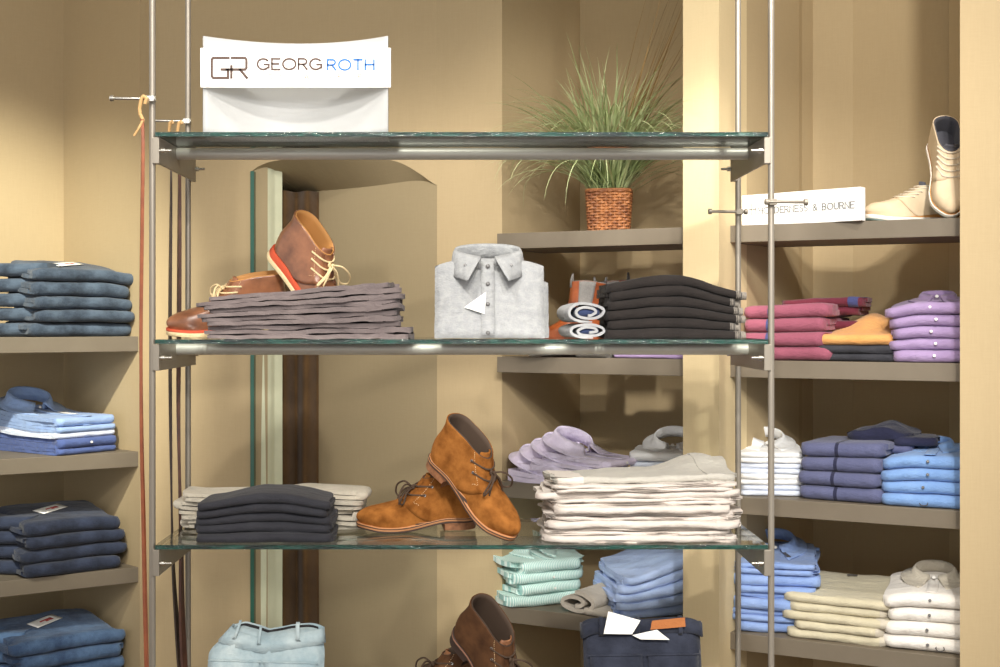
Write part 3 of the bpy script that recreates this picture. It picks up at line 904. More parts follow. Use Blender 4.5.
    # tongue rising in front of the opening
    if sp.get('tongue'):
        rise, wd = sp['tongue']; mb = MB(); vs = []
        xf0 = interp(xf_t, H)
        for i in range(9):
            u = i/8; z = lerp(H*.62, H+rise, u); xx = interp(xf_t, min(z, H))-.004-(.004*u if z > H else 0)
            for j in range(9):
                q = 2*j/8-1; ww = wd*(1-.25*max(0, u-.75)*4*abs(q)**2)
                x = xx-.010*q*q-.002
                vs.append((x, cy(xx)+ww*q, lift(x)+tl(x, z)-(.006*q*q if z > H else 0)))
        mb.add(vs, [(i*9+j, i*9+j+1, (i+1)*9+j+1, (i+1)*9+j) for i in range(8) for j in range(8)])
        mb.build('tongue', sp.get('tongue_mat', sp['upper']), root, solid=.003, angle=80)
    if sp.get('tabs'):                           # pull tabs of an elastic-sided boot
        for xx in (interp(xb_t, H)+.001, interp(xf_t, H)-.001):
            mb = MB(); zt = lift(xx)+tl(xx, H)
            pts = [(xx+.000, cy(xx), zt-.02), (xx-.002, cy(xx), zt+.006), (xx, cy(xx), zt+.024), (xx+.003, cy(xx), zt+.006), (xx+.002, cy(xx), zt-.02)]
            vs = []
            for x, y, z in pts: vs += [(x, y-.007, z), (x, y+.007, z)]
            mb.add(vs, [(2*i, 2*i+1, 2*i+3, 2*i+2) for i in range(4)]); mb.build('pull_tab', sp['tab_mat'], root, solid=.0015)
        for s_ in (1, -1):
            mb = MB(); vs = []
            for i in range(10):
                u = i/9; z = lerp(H*.35, H*.995, u); xf, xb = interp(xf_t, z), interp(xb_t, z)
                for j in range(7):
                    x = lerp(.062, .098, j/6)+(j/6-.5)*.018*u; x = clamp(x, xb+.004, xf-.004)
                    y = half(x, xb, xf, z)+.0015; vs.append((x, cy(x)+y*s_, lift(x)+tl(x, z)))
            mb.add(vs, [(i*7+j, i*7+j+1, i*7+j+8, i*7+j+7) for i in range(9) for j in range(6)])
            mb.build('elastic_panel', sp['tab_mat'], root, solid=.001)
    # sole layers, bottom to top
    out, xf, xb = ring(.004)
    def outline(grow):
        o, _, _ = ring(.004, grow); return o
    zacc = lambda x: zbot(x)
    done = []
    for l in layers:
        nm, mt, tt, th, grow = l[:5]; xmax = l[5] if len(l) > 5 else None
        o = outline(grow)
        if xmax is not None:                     # heel block down to the ground
            mb = MB(); oo = [(min(x, xmax), y) for x, y in o]
            seen = []; 
            for p in oo:
                if not seen or (Vector(p)-Vector(seen[-1])).length > 1e-5: seen.append(p)
            n = len(seen); h = hh
            mb.add([(x*.985+.0015, y*.97, 0) for x, y in seen]+[(x, y, zbot(x)+.001) for x, y in seen],
                   [tuple(range(n)), tuple(range(n, 2*n))]+[(i, (i+1)%n, n+(i+1)%n, n+i) for i in range(n)])
            mb.build(nm, mt, root, bevel=.0008, angle=30); continue
        base = list(done); 
        def b(x): return (zbot(x) if not sp.get('flat') else (0 if True else 0)+sp.get('spring', .007)*sstep(.20, .30, x)**2) + sum(lerp(q[3], q[2], sstep(.05, .2, x)) for q in base)
        def t_(x): return b(x)+lerp(th, tt, sstep(.05, .2, x)) if not (sp.get('flat') and l is layers[-1]) else lift(x)
        n = len(o); g2 = [(x, y) for x, y in o]
        mb = MB(); vs = []
        for (k, fn, gr) in ((0, b, .9), (1, lambda x: lerp(b(x), t_(x), .18), 1), (2, lambda x: lerp(b(x), t_(x), .82), 1), (3, t_, .97)):
            for x, y in o:
                px_ = .14+(x-.14)*lerp(1, gr, .12); py_ = cy(x)+(y-cy(x))*lerp(1, gr, .25)
                vs.append((px_, py_, fn(x)))
        mb.add(vs, [(r_*n+i, r_*n+(i+1)%n, (r_+1)*n+(i+1)%n, (r_+1)*n+i) for r_ in range(3) for i in range(n)]+[tuple(range(n)), tuple(range(3*n, 4*n))])
        mb.build(nm, mt, root, angle=50); done.append(l)
    return root

def pose(root, px, depth, zground, pitch=0, yaw=0, roll=0, anchor=(.15, 0, 0)):
    """turn the shoe, put its anchor's pixel column at px and rest its lowest point on zground (relative to eye height)"""
    m = Matrix.Rotation(R(yaw), 4, 'Z') @ Matrix.Rotation(R(pitch), 4, 'Y') @ Matrix.Rotation(R(roll), 4, 'X')
    lo = 9
    for c in root.children:
        for v in c.data.vertices: lo = min(lo, (m @ v.co).z)
    a = m @ Vector(anchor); p = pos(px, depth, zground)
    root.rotation_euler = m.to_euler()
    root.location = (p.x-a.x, p.y-a.y, p.z-lo+.0005)
    return root

M['suede'] = leather('tan_suede', (168, 108, 52), (118, 70, 28), .95, 26, .0006, 0, .12)
M['suede_in'] = plain('dark_lining', (74, 58, 46), .8)
M['stacked'] = leather('stacked_leather', (168, 116, 80), (120, 78, 52), .5, 60)
M['welt'] = plain('welt_leather', (196, 138, 92), .55)
M['soledark'] = plain('dark_sole', (66, 48, 40), .6)
M['lacebrown'] = plain('brown_lace', (74, 56, 42), .8)
M['nickel'] = plain('nickel', (210, 210, 208), .25, 1)
M['thread'] = plain('cream_thread', (226, 196, 150), .8)
CHUKKA = dict(
    L=.308, ankle=.0365, wk=1.04, xf=[(0, .298), (.010, .304), (.022, .301), (.034, .282), (.044, .250), (.053, .216), (.062, .194), (.073, .177), (.086, .163), (.099, .151), (.112, .141)],
    xb=[(0, .008), (.02, .002), (.045, .000), (.07, .004), (.092, .005), (.112, .000)])
SUEDE = dict(CHUKKA, heel=.019, upper=M['suede'], lining=M['suede_in'], quarter=(.050, .124, .184, .0125), eyelets=(.070, .090), eyelet_mat=M['nickel'],
    lace=M['lacebrown'], stitch=M['thread'], tongue=(.008, .022), topslope=-.08, bow_size=1.3, lace_r=.0023,
    layers=[('heel', M['stacked'], 0, 0, .001, .090), ('outsole', M['soledark'], .004, .004, .003, None), ('midsole', M['welt'], .005, .005, .0035, None), ('welt', M['soledark'], .0016, .0016, .0045, None), ('welt_edge', M['welt'], .002, .002, .0030, None)])
b1 = shoe('boot', 'tan suede lace-up ankle boot standing flat on glass, toe to the left', 'boot', dict(SUEDE, side=-1), 'tan suede boots')
pose(b1, 417, 3.20, ZG[2], 0, 188, -6, (.154, 0, 0))
b2 = shoe('boot', 'tan suede lace-up ankle boot tilted heel-up against its mate, toe down right', 'boot', SUEDE, 'tan suede boots')
pose(b2, 469, 3.105, ZG[2], 37, -32, 8, (.154, 0, 0))

M['chestnut'] = leather('chestnut_leather', (158, 104, 72), (100, 62, 42), .34, 13, .0004, .15, .6)
M['tanlining'] = plain('tan_lining', (196, 140, 78), .7)
M['crepe'] = leather('cream_crepe', (236, 216, 172), (222, 200, 152), .8, 90, .001)
M['redmid'] = plain('coral_midsole', (206, 84, 52), .7)
M['creamlace'] = plain('cream_lace', (226, 202, 156), .8)
WEDGE = dict(CHUKKA, heel=.013, flat=True, upper=M['chestnut'], lining=M['tanlining'], quarter=(.052, .118, .182, .0115), eyelets=(.066, .081, .096), eyelet_mat=None,
    lace=M['creamlace'], stitch=M['thread'], tongue=(.010, .022), tongue_mat=M['chestnut'], topslope=-.06, bow_size=1.4, lace_r=.0023, spring=.004,
    layers=[('outsole', M['crepe'], .011, .012, .006, None), ('midsole', M['redmid'], .006, .006, .0055, None)])
b3 = shoe('boot', 'brown leather boot with coral wedge sole lying behind grey trousers, toe left', 'boot', dict(WEDGE, side=-1, bow_size=.9), 'brown wedge-soled boots')
pose(b3, 227, 3.30, ZG[1], 4, 198, -10, (.154, 0, 0))
b4 = shoe('boot', 'brown leather boot with coral wedge sole tilted heel-up behind grey trousers', 'boot', WEDGE, 'brown wedge-soled boots')
pose(b4, 304, 3.25, ZG[1], 47, -30, 6, (.154, 0, 0))

M['darksuede'] = leather('dark_brown_suede', (104, 70, 44), (70, 44, 26), .75, 18, .0005, 0, .25)
M['pinkwelt'] = plain('pale_welt', (176, 128, 104), .6)
DARK = dict(SUEDE, upper=M['darksuede'], tongue_mat=M['stacked'],
    layers=[('heel', M['soledark'], 0, 0, .001, .090), ('outsole', M['soledark'], .004, .004, .003, None), ('midsole', M['pinkwelt'], .007, .007, .0035, None), ('welt', M['soledark'], .002, .002, .0045, None)])
b5 = shoe('boot', 'dark brown ankle boot tilted heel-up at the bottom centre of the picture', 'boot', DARK, 'dark brown boots')
pose(b5, 487, 3.12, ZG[3]+.030, 43, -36, 12, (.147, 0, 0))
b6 = shoe('boot', 'dark brown ankle boot standing below its tilted mate, only its laces in view', 'boot', dict(DARK, side=-1), 'dark brown boots')
pose(b6, 440, 3.25, ZG[3]+.030, 0, 188, 0, (.147, 0, 0))
mb = MB(); mb.box((-.20, -.13, 0), (.20, .13, .0292)); rs = mb.build('display_block', M['shelf'], smooth=False, bevel=.002)
rs.location = pos(468, 3.185, ZG[3]+.0002); tag(rs, 'low grey-brown block under the dark brown boots', 'block')

M['cognac'] = leather('cognac_leather', (168, 88, 44), (112, 54, 26), .35, 16, .0004, .1)
M['greyelastic'] = fabric('grey_elastic', (150, 146, 142), (120, 118, 116), fine=300, wr=.001)
CHEL = dict(CHUKKA, heel=.018, upper=M['cognac'], lining=M['greyelastic'], tabs=True, tab_mat=M['greyelastic'], topslope=0,
    layers=[('heel', M['soledark'], 0, 0, .001, .08), ('outsole', M['soledark'], .006, .006, .003, None), ('welt', M['welt'], .004, .004, .004, None)])
CHEL['xf'] = [(0, .286), (.010, .291), (.022, .288), (.034, .270), (.044, .240), (.054, .208), (.066, .172), (.08, .146), (.10, .130), (.14, .122), (.205, .122)]
CHEL['xb'] = CHUKKA['xb'][:-1]+[(.13, .006), (.205, .002)]
c1 = shoe('chelsea_boot', 'cognac elastic-sided boot with grey pull tab, nearer the grey shirt', 'boot', CHEL, 'cognac pull-tab boots')
pose(c1, 568, 4.085, ZR[1], -8, 198, 0, (.10, 0, 0))
c2 = shoe('chelsea_boot', 'cognac elastic-sided boot with grey pull tab, nearer the black trousers', 'boot', dict(CHEL, side=-1), 'cognac pull-tab boots')
pose(c2, 606, 4.205, ZR[1]+.001, 4, 198, 0, (.10, 0, 0))

M['nubuck'] = leather('cream_nubuck', (226, 206, 176), (214, 192, 160), .85, 12, .0004, 0, .2)
M['greyin'] = fabric('grey_lining', (92, 92, 100), (74, 74, 82), fine=400, wr=.001)
M['whitesole'] = plain('white_rubber', (240, 236, 226), .6)
M['tealsole'] = plain('grey_green_rubber', (104, 126, 122), .6)
M['creamln'] = plain('pale_lace', (216, 204, 184), .8)
OXF = dict(xf=[(0, .290), (.010, .295), (.022, .290), (.036, .272), (.046, .242), (.056, .210), (.065, .188), (.074, .168), (.082, .150), (.088, .136)],
    xb=[(0, .006), (.02, .001), (.05, .002), (.07, .006), (.088, .007)], heel=.010, flat=True, upper=M['nubuck'], lining=M['greyin'],
    quarter=(.050, .150, .205, .0095), eyelets=(.056, .063, .070, .077, .083), eyelet_mat=None, lace=M['creamln'], stitch=None, bow=False, tongue=(.014, .020), tongue_mat=M['greyin'],
    topslope=-.02, lace_r=.0023, spring=.010, ankle=.033,
    layers=[('outsole', M['tealsole'], .004, .004, .003, None), ('midsole', M['whitesole'], .012, .012, .005, None), ('welt', M['tanlining'], .001, .001, .0025, None)])
o1 = shoe('oxford_shoe', 'cream lace-up shoe standing flat beside the white name block, toe left', 'shoe', dict(OXF, side=-1), 'cream lace-up shoes')
pose(o1, 914, 3.735, ZR[0], 0, 186, 0, (.147, 0, 0))
o2 = shoe('oxford_shoe', 'cream lace-up shoe leaning upright, toe down, partly behind the pillar', 'shoe', OXF, 'cream lace-up shoes')
pose(o2, 943, 3.64, ZR[0], 54, -98, 0, (.147, 0, 0))
# ------------------------------------------------------------------ clothes
def C(name, *a, **k): M[name] = fabric(name, *a, **k); return M[name]
C('blk', (58, 56, 60), (42, 41, 46), sheen=.1); C('charcoal', (62, 62, 68), (46, 46, 52), sheen=.08); C('blkbrown', (44, 39, 37), (32, 28, 27), sheen=.06)
C('greytr', (132, 120, 118), (104, 94, 94)); C('beige', (216, 207, 198), (198, 188, 180), blot=8); C('stone', (204, 196, 180), (184, 176, 160))
C('greystone', (190, 186, 176), (170, 166, 158)); C('khaki', (206, 198, 172), (190, 181, 155)); C('heather', (166, 167, 167), (140, 142, 145), fine=520, blot=60)
C('white', (240, 240, 238), (226, 228, 232)); C('offwhite', (238, 234, 228), (224, 218, 210)); C('bluewhite', (226, 232, 244), (206, 216, 236))
C('lilac', (228, 219, 240), (212, 201, 228), fine=1200); C('lav', (166, 144, 184), (150, 128, 168)); C('rose', (154, 88, 106), (136, 74, 92), fine=600)
C('burg', (112, 44, 58), (88, 32, 48), fine=600); C('navystripe', (74, 80, 124), (58, 62, 104)); C('orange', (224, 168, 104), (208, 148, 84), blot=7)
C('peri', (96, 100, 132), (80, 84, 116), fine=600); C('navy', (46, 48, 74), (34, 36, 58)); C('blue', (126, 160, 208), (106, 140, 192), fine=700)
C('skyb', (182, 202, 238), (158, 180, 224), fine=700); C('paleblue', (158, 182, 220), (134, 160, 206), fine=800); C('midblue', (84, 102, 154), (66, 82, 132))
C('wgrey', (172, 172, 172), (146, 148, 152), fine=500); C('greyknit', (196, 188, 176), (170, 162, 150), fine=420); C('inside', (58, 70, 104), (40, 50, 80))
C('patch', (176, 112, 66), (150, 90, 50)); C('loden', (96, 92, 84), (78, 74, 68))
C('greyband', (148, 140, 130), (116, 110, 102), fine=300)
M['mint'] = striped('mint_stripe', (220, 236, 230), (160, 202, 198), 52, 'X')
M['bstripe'] = fabric('blue_stripe', (150, 174, 220), (120, 148, 204), fine=1000)
M['dkden'] = denim('dark_denim', (38, 46, 58), (84, 98, 114)); M['nbden'] = denim('black_denim', (28, 32, 44), (52, 60, 80)); M['mbden'] = denim('blue_denim', (44, 62, 92), (94, 122, 158), 7)
M['ltden'] = denim('light_denim', (150, 174, 184), (202, 216, 218), 9); M['nvden'] = denim('navy_denim', (30, 33, 44), (52, 56, 70))
M['redtag'] = plain('red_print', (190, 70, 66), .8)
M['pearl'] = M['button']

def ordw(i, n):
    if i == n-1: return 'topmost'
    if i == 0: return 'bottom'
    if n-1-i <= i: return ['', 'second', 'third', 'fourth', 'fifth'][n-1-i]+' from the top,'
    return ['', 'second', 'third', 'fourth', 'fifth', 'sixth'][i]+' from the bottom,'

class Pile:
    """clothes lying on one another: warp(x, y) scales heights in the pile's own frame"""
    def __init__(s, px, depth, z, rotz, f=None, back=0., seed=1):
        p = pos(px, depth, z); r = R(rotz)
        s.base = p+Vector((-math.sin(r), math.cos(r), 0))*back; s.rot = r; s.f = f or (lambda x, y: 1.); s.z = .0006; s.seed = seed; s.n = 0
    def local(s, x, y, z): return s.base+Matrix.Rotation(s.rot, 3, 'Z') @ Vector((x, y, z))
    def add(s, name, cat, label, group, mat, w, d, h, n=2, dx=0, dy=0, a=0, parts=None, gap=.0, fold=None, lift=None, up=None, **k):
        """one folded garment on top of the pile; parts(add_part, fold) hangs pieces on it"""
        s.n += 1; sd = s.seed*31+s.n; ra = R(a); z0 = s.z if lift is None else lift
        def warp(x, y, Z):
            X, Y = dx+x*math.cos(ra)-y*math.sin(ra), dy+x*math.sin(ra)+y*math.cos(ra)
            return x, y, Z*s.f(X, Y)+(up(x, y)*clamp((Z-z0)/h) if up else 0)
        kw = dict(w=w, d=d, h=h, n=n, seed=sd, warp=warp, z0=z0); kw.update(k)
        mb = fold_mb(**kw)
        loc = s.local(dx, dy, z0)
        if parts is None:
            o = mb.build(name, mat); o.location = loc; o.rotation_euler = (0, 0, s.rot+ra); tag(o, label, cat, group)
        else:
            o = thing(name, label, cat, loc, (0, 0, s.rot+ra), group); mb.build('body', mat, o)
            def sub(nm, m, kk=None, **q):
                K2 = dict(kw); K2.update(q); return fold_mb(**K2).build(nm, m, o)
            surf = lambda x, y, zz: warp(x, y, z0+zz)[2]-z0
            parts(o, sub, surf, kw)
        if lift is None: s.z += h+gap
        return o

def band(name, mat, x0, x1, inflate=.0012):
    def f(o, sub, surf, kw): sub(name, mat, xr=(x0, x1), inflate=inflate, nx=max(4, int(abs(x1-x0)/.004)))
    return f
def btn(x, zz, mat=None, r=.0043, dy=0, name='button'):
    def f(o, sub, surf, kw):
        d = kw['d']; mb = button_mb((x, -d/2-(.46*kw['h']/kw['n'] if dy == 0 else .0005)-.002+dy, surf(x, -d/2, kw['h']*zz)), (0, -1, .3), r, .004); mb.build(name, mat or M['pearl'], o)
    return f
def topbtn(x, y, mat=None, r=.0055):
    def f(o, sub, surf, kw):
        button_mb((x, y, surf(x, y, kw['h'])), (0, -.2, 1), r).build('button', mat or M['pearl'], o)
    return f
def card(x, y, w, h, ang, mat, name='label_card'):
    def f(o, sub, surf, kw):
        mb = MB(); vs = []; N = 6; c, s_ = math.cos(R(ang)), math.sin(R(ang))
        for i in range(N+1):
            for j in range(N+1):
                u, v = (i/N-.5)*w, (j/N-.5)*h; X, Y = x+u*c-v*s_, y+u*s_+v*c
                vs.append((X, Y, surf(X, Y, kw['h'])+.003))
        mb.add(vs, [(i*(N+1)+j, (i+1)*(N+1)+j, (i+1)*(N+1)+j+1, i*(N+1)+j+1) for i in range(N) for j in range(N)])
        mb.build(name, mat, o, solid=.001)
    return f
def placket(mat, x=0, y0=None, y1=None, w=.03):
    def f(o, sub, surf, kw):
        a = -kw['d']/2+.004 if y0 is None else y0; b = kw['d']/2-.10 if y1 is None else y1
        mb = MB(); vs = []; N = 16
        for i in range(N+1):
            y = lerp(a, b, i/N)
            for j in range(3):
                X = x+(j-1)*w/2; vs.append((X, y, surf(X, y, kw['h'])+.0018))
        mb.add(vs, [(i*3+j, i*3+j+1, i*3+j+4, i*3+j+3) for i in range(N) for j in range(2)])
        mb.build('placket', mat, o, solid=.002)
    return f
def collar(mat, y=None, x=0, s=1., tilt=28, dz=-.006, **k):
    def f(o, sub, surf, kw):
        Y = kw['d']/2-.075 if y is None else y
        mb = collar_mb(rx=.060*s, ry=.05*s, hs=.036*s, leaf=.05*s, tip=.045*s, tilt=tilt, **k)
        z = surf(x, Y-.03, kw['h'])+dz+.05*s*math.sin(R(tilt))
        mb.v = [(a+x, b+Y, max(c+z, surf(clamp(a+x, -kw['w']/2, kw['w']/2), clamp(b+Y, -kw['d']/2, kw['d']/2), kw['h'])+.0005)) for a, b, c in mb.v]
        mb.build('collar', mat, o, solid=.0022, angle=180)
        button_mb((x, Y-.055*s, surf(x, Y-.055*s, kw['h'])+.012), (0, -.8, .6), .005).build('collar_button', M['pearl'], o)
    return f
def sleeve(mat, w, d, h, x, y, a=0, z=.5, name='sleeve'):
    def f(o, sub, surf, kw):
        mb = fold_mb(w, d, h, 2, seed=kw['seed']+5, rc=.03)
        zz = surf(clamp(x, -kw['w']/2, kw['w']/2), clamp(y, -kw['d']/2, kw['d']/2), kw['h']*z)
        ob = mb.build(name, mat, o); ob.location = (x, y, zz); ob.rotation_euler = (0, 0, R(a))
    return f
def hook(x, y0=0, mat=None):
    """little open plastic ring on a fold"""
    def f(o, sub, surf, kw):
        d = kw['d']+.92*kw['h']/kw['n']+.004; z = surf(x, -d/2, kw['h']*.5); mb = MB()
        mb.tube([(x+.011*math.cos(q), -d/2-.003, z-.004+.008*math.sin(q)) for q in [R(lerp(150, 400, i/14)) for i in range(15)]], .0014, 6)
        mb.build('tag_ring', mat or M['tag'], o)
    return f
def both(*fs):
    def f(*a):
        for g in fs: g(*a)
    return f

# ---- left alcove: jeans
def jeans_pile(px, depth, z, rot, n, mat, h, w, d, what, seed, card_on=True, f=None):
    P = Pile(px, depth, z, rot, f, d/2, seed)
    for i in range(n):
        top = i == n-1
        lf = sleeve(mat, .20, .15, h*.98, -w/2+.035, .05, -50+rnd.uniform(-6, 6), .0, 'leg_fold')
        pt = lf if not (top and card_on) else both(lf, card(-.02, .02, .12, .05, 24, M['tag']), card(-.02, .02, .07, .018, 24, M['redtag'], 'printed_label'))
        P.add('jeans', 'jeans', f'{ordw(i, n)} {what}', what.split(' ')[0]+' jeans on the left shelves', mat, w*rnd.uniform(.97, 1.02), d, h*rnd.uniform(.92, 1.08), 2,
              dx=rnd.uniform(-.012, .012), dy=rnd.uniform(-.01, .012), a=rnd.uniform(-2, 2), lay=.012, wav=.007, rc=.03, wr=.003, endj=.014, parts=pt, thick=.88, ends=.35)
fj = lambda x, y: 1+.15*sstep(-.10, .13, y)-.06*sstep(.05, .2, x)
jeans_pile(88, dL(88)+.015, ZL[0], 41, 5, M['dkden'], .047, .36, .27, 'grey-blue dark jeans on the uppermost left shelf', 3, True, fj)
jeans_pile(78, dL(78)+.015, ZL[2], 41, 4, M['nbden'], .046, .365, .28, 'near-black jeans on the third left shelf', 4, True, fj)
jeans_pile(71, dL(71)+.015, ZL[3], 41, 4, M['mbden'], .049, .385, .28, 'mid-blue jeans on the lowest left shelf', 5, True, fj)

# ---- left alcove: dress shirts
P = Pile(88, dL(88)+.05, ZL[1], 54, lambda x, y: 1+.16*sstep(-.05, .2, y), .20, 8)
what = 'folded shirt in the stack on the second left shelf'
for i, (m, h, pt, nm) in enumerate([
        (M['midblue'], .022, placket(M['midblue']), 'deep blue'), (M['midblue'], .033, both(btn(.0, .5), placket(M['midblue'])), 'deep blue'),
        (M['bluewhite'], .020, placket(M['bluewhite']), 'white'), (M['paleblue'], .020, placket(M['paleblue']), 'pale blue'),
        (M['paleblue'], .030, None, 'pale blue')]):
    top = i == 4
    if top: pt = both(collar(M['paleblue'], s=1.3, tilt=16, spread=.95, out_k=.7), placket(M['paleblue'], w=.034), card(.035, -.045, .028, .10, -8, M['tag'], 'paper_tag'), topbtn(0, .02), topbtn(0, -.06))
    P.add('shirt', 'shirt', f'{ordw(i, 5)} {nm} {what}', 'shirts on the second left shelf', m, .235, .42, h, 2, dx=rnd.uniform(-.006, .006), dy=rnd.uniform(-.006, .006), parts=pt, rc=.02, lay=.006)

# ---- middle glass shelf: grey trousers
fg = lambda x, y: 1+.16*(x/.23)+.05*ns(x*9, y*5, 3.3)
P = Pile(300, 3.005, ZG[1], 1, fg, .085, 11)
for i in range(5):
    w = .455 if i else .50; dx = 0 if i else .022
    P.add('trousers', 'trousers', f'{ordw(i, 5)} grey cotton trousers in the pile before the brown boots', 'grey trousers on the middle glass shelf', M['greytr'], w, .165, .0235, 2, dx=dx+rnd.uniform(-.008, .008), dy=rnd.uniform(-.004, .004),
          a=rnd.uniform(-1, 1), lay=.012, wav=.011, rc=.02, wr=.0042, endj=.012, nx=60, thick=.86, start='front',
          parts=both(band('waistband', M['greytr'], w/2-.075, w/2-.04, .0012)))

# ---- middle glass shelf: black trousers with grey waist inside
fb = lambda x, y: 1.12-.30*sstep(.0, .17, x)-.16*sstep(.02, .18, -x)
P = Pile(675, 3.03, ZG[1], 1, fb, .12, 13)
for i in range(6):
    w = .315
    P.add('trousers', 'trousers', f'{ordw(i, 6)} black trousers in the domed stack on glass', 'black trousers on the middle glass shelf', M['blkbrown'], w, .235, .0225, 2, dx=rnd.uniform(-.004, .004), dy=rnd.uniform(-.006, .006),
          a=rnd.uniform(-1, 1), lay=.006, wav=.005, rc=.02, wr=.0015, endj=.006, nx=36, parts=both(band('waist_lining', M['greyband'], w/2-.017, w/2+.010, .0)), thick=.96)
for i, (w, h, dx) in enumerate([(.098, .037, .002), (.102, .050, -.001)]):
    mb = roll_mb(w, .20, h, 2.03, 3+i, .0062)
    o = thing('rolled_jeans', ('upper' if i else 'lower')+' rolled pale grey-blue garment showing its navy inside, left of the black trousers', 'trousers', pos(582, 3.13, ZG[1]+(.0385 if i else .0008)), (0, 0, R(4)), 'rolled garments on the middle glass shelf')
    o.location.x += dx
    mb.build('roll', M['wgrey'], o)
    q = MB(); q = fold_mb(.05, .17, h*.5, 2, 5+i, rc=.01); q.v = [(a, b, c+h*.24) for a, b, c in q.v]; q.build('inner_fold', M['inside'], o)

# ---- the grey shirt standing up on the middle glass shelf, two more behind it
def slab_mb(w, hgt, t, seed, top=None, nx=30, nz=30, bulge=.35, wr=.002):
    """upright folded garment: x across, z up, rounded in thickness"""
    mb = MB(); vs = []
    for sg in (-1, 1):
        for j in range(nz+1):
            v = j/nz
            for i in range(nx+1):
                u = 2*i/nx-1
                e = (1-abs(u)**7)**.5*(1-(abs(2*v-1))**9)**.5 if abs(u) < 1 and 0 < v < 1 else 0
                H = hgt+(top(u) if top else 0)
                z = v*H; x = u*w/2*(1+.012*ns(v*4, seed, sg))
                y = sg*t/2*e*(1+bulge*(.5-abs(v-.5)))+wr*ns(u*4, v*5, seed)+wr*.6*ns(u*9, v*12, seed+3)
                vs.append((x, y, z))
    K = nx+1; S = K*(nz+1)
    for b in (0, S): mb.add([], [])
    fs = []
    for sgi, b in ((0, 0), (1, S)):
        fs += [(b+j*K+i, b+j*K+i+1, b+(j+1)*K+i+1, b+(j+1)*K+i) for j in range(nz) for i in range(nx)]
    for i in range(nx): fs += [(i, i+1, S+i+1, S+i), (nz*K+i, nz*K+i+1, S+nz*K+i+1, S+nz*K+i)]
    for j in range(nz): fs += [(j*K, (j+1)*K, S+(j+1)*K, S+j*K), (j*K+nx, (j+1)*K+nx, S+(j+1)*K+nx, S+j*K+nx)]
    mb.add(vs, fs); return mb
sh_top = lambda u: -.020*abs(u)**3
for k, (px, dd, w, hh, lab) in enumerate([(489.5, 3.075, .262, .198, 'front grey heather shirt standing upright with button-down collar and paper tag'),
                                       (492.5, 3.118, .272, .158, 'second grey heather shirt standing directly behind the upright grey shirt'),
                                       (491, 3.160, .262, .140, 'rearmost grey heather shirt standing behind the two upright grey shirts')]):
    o = thing('shirt', lab, 'shirt', pos(px, dd, ZG[1]+.001), (0, 0, 0), 'standing grey heather shirts')
    ti = Matrix.Rotation(R(-13), 4, 'X')
    mb = slab_mb(w, hh, .030, 20+k, sh_top); mb.v = [tuple(ti @ Vector(v)) for v in mb.v]
    lo = min(v[2] for v in mb.v); mb.v = [(a, b, c-lo) for a, b, c in mb.v]
    mb.build('body', M['heather'], o)
    if k == 0:
        tr = Matrix.Translation((0, 0, -lo)) @ ti
        cm = collar_mb(rx=.080, ry=.046, hs=.038, leaf=.050, tip=.046, tilt=0, spread=.62, hang=True, out_k=.55)
        cr = tr @ Matrix.Translation((-.004, .012, hh-.010)) @ Matrix.Rotation(R(26), 4, 'X')
        cm.v = [tuple(cr @ Vector(v)) for v in cm.v]; cm.build('collar', M['heather'], o, solid=.0028, angle=180)
        pm_ = MB(); vs = []
        for j in range(15):
            z = lerp(.004, hh-.012, j/14)
            for q in (-.016, 0, .016): vs.append(tuple(tr @ Vector((q-.004, -.0205-.001+.004*abs(2*j/14-1)**3, z))))
        pm_.add(vs, [(j*3+i, j*3+i+1, j*3+i+4, j*3+i+3) for j in range(14) for i in range(2)]); pm_.build('placket', M['heather'], o, solid=.002)
        for z in (.172, .128, .078, .008):
            p = tr @ Vector((-.004, -.0235, z)); button_mb(p, (0, -1, .2), .0052, .002).build('button', M['dark_button'], o)
        for x in (-.058, .052):
            p = tr @ Vector((x, -.040, hh-.028)); button_mb(p, (0, -1, .2), .0035, .002).build('collar_button', M['dark_button'], o)
        mb = MB(); pts = [(-.060, .070), (-.008, .108), (-.012, .054)]
        vs = [tuple(tr @ Vector((x, -.0255, z))) for x, z in pts]+[tuple(tr @ Vector((x, -.0243, z))) for x, z in pts]
        mb.add(vs, [(0, 1, 2), (5, 4, 3), (0, 1, 4, 3), (1, 2, 5, 4), (2, 0, 3, 5)]); mb.build('paper_tag', M['paper'], o, smooth=False)

# ---- lower glass shelf: shorts and trousers
fb2 = lambda x, y: 1.10-.22*sstep(.02, .17, abs(x-.01))
P = Pile(264, 3.015, ZG[2], 0, fb2, .085, 17)
for i in range(5):
    P.add('shorts', 'shorts', f'{ordw(i, 5)} black folded shorts in the stack left of the suede boots', 'black shorts on the third glass shelf', M['charcoal'], .318-.004*i, .165, .0212, 2, dx=rnd.uniform(-.006, .006), dy=rnd.uniform(-.004, .004), a=rnd.uniform(-1, 1),
          lay=.008, wav=.005, rc=.016, wr=.0015, nx=34, thick=.96)
P = Pile(272, 3.20, ZG[2], 0, lambda x, y: 1+.05*math.sin(x*14), .07, 18)
for i in range(4):
    P.add('shorts', 'shorts', f'{ordw(i, 4)} beige folded shorts behind the black shorts', 'beige shorts on the third glass shelf', M['stone'], .14, .465, .0235, 2, dx=rnd.uniform(-.008, .008), a=-90+rnd.uniform(-2, 2), lay=.014, wav=.006, rc=.02, wr=.0035, endj=.012, nx=24, ny=24, thick=.74, start='front' if i % 2 else 'back')
fl = lambda x, y: 1+.05*ns(x*6, y*4, 1.2)+.04*sstep(-.2, .2, x)
P = Pile(643, 3.02, ZG[2], 2, fl, .115, 19)
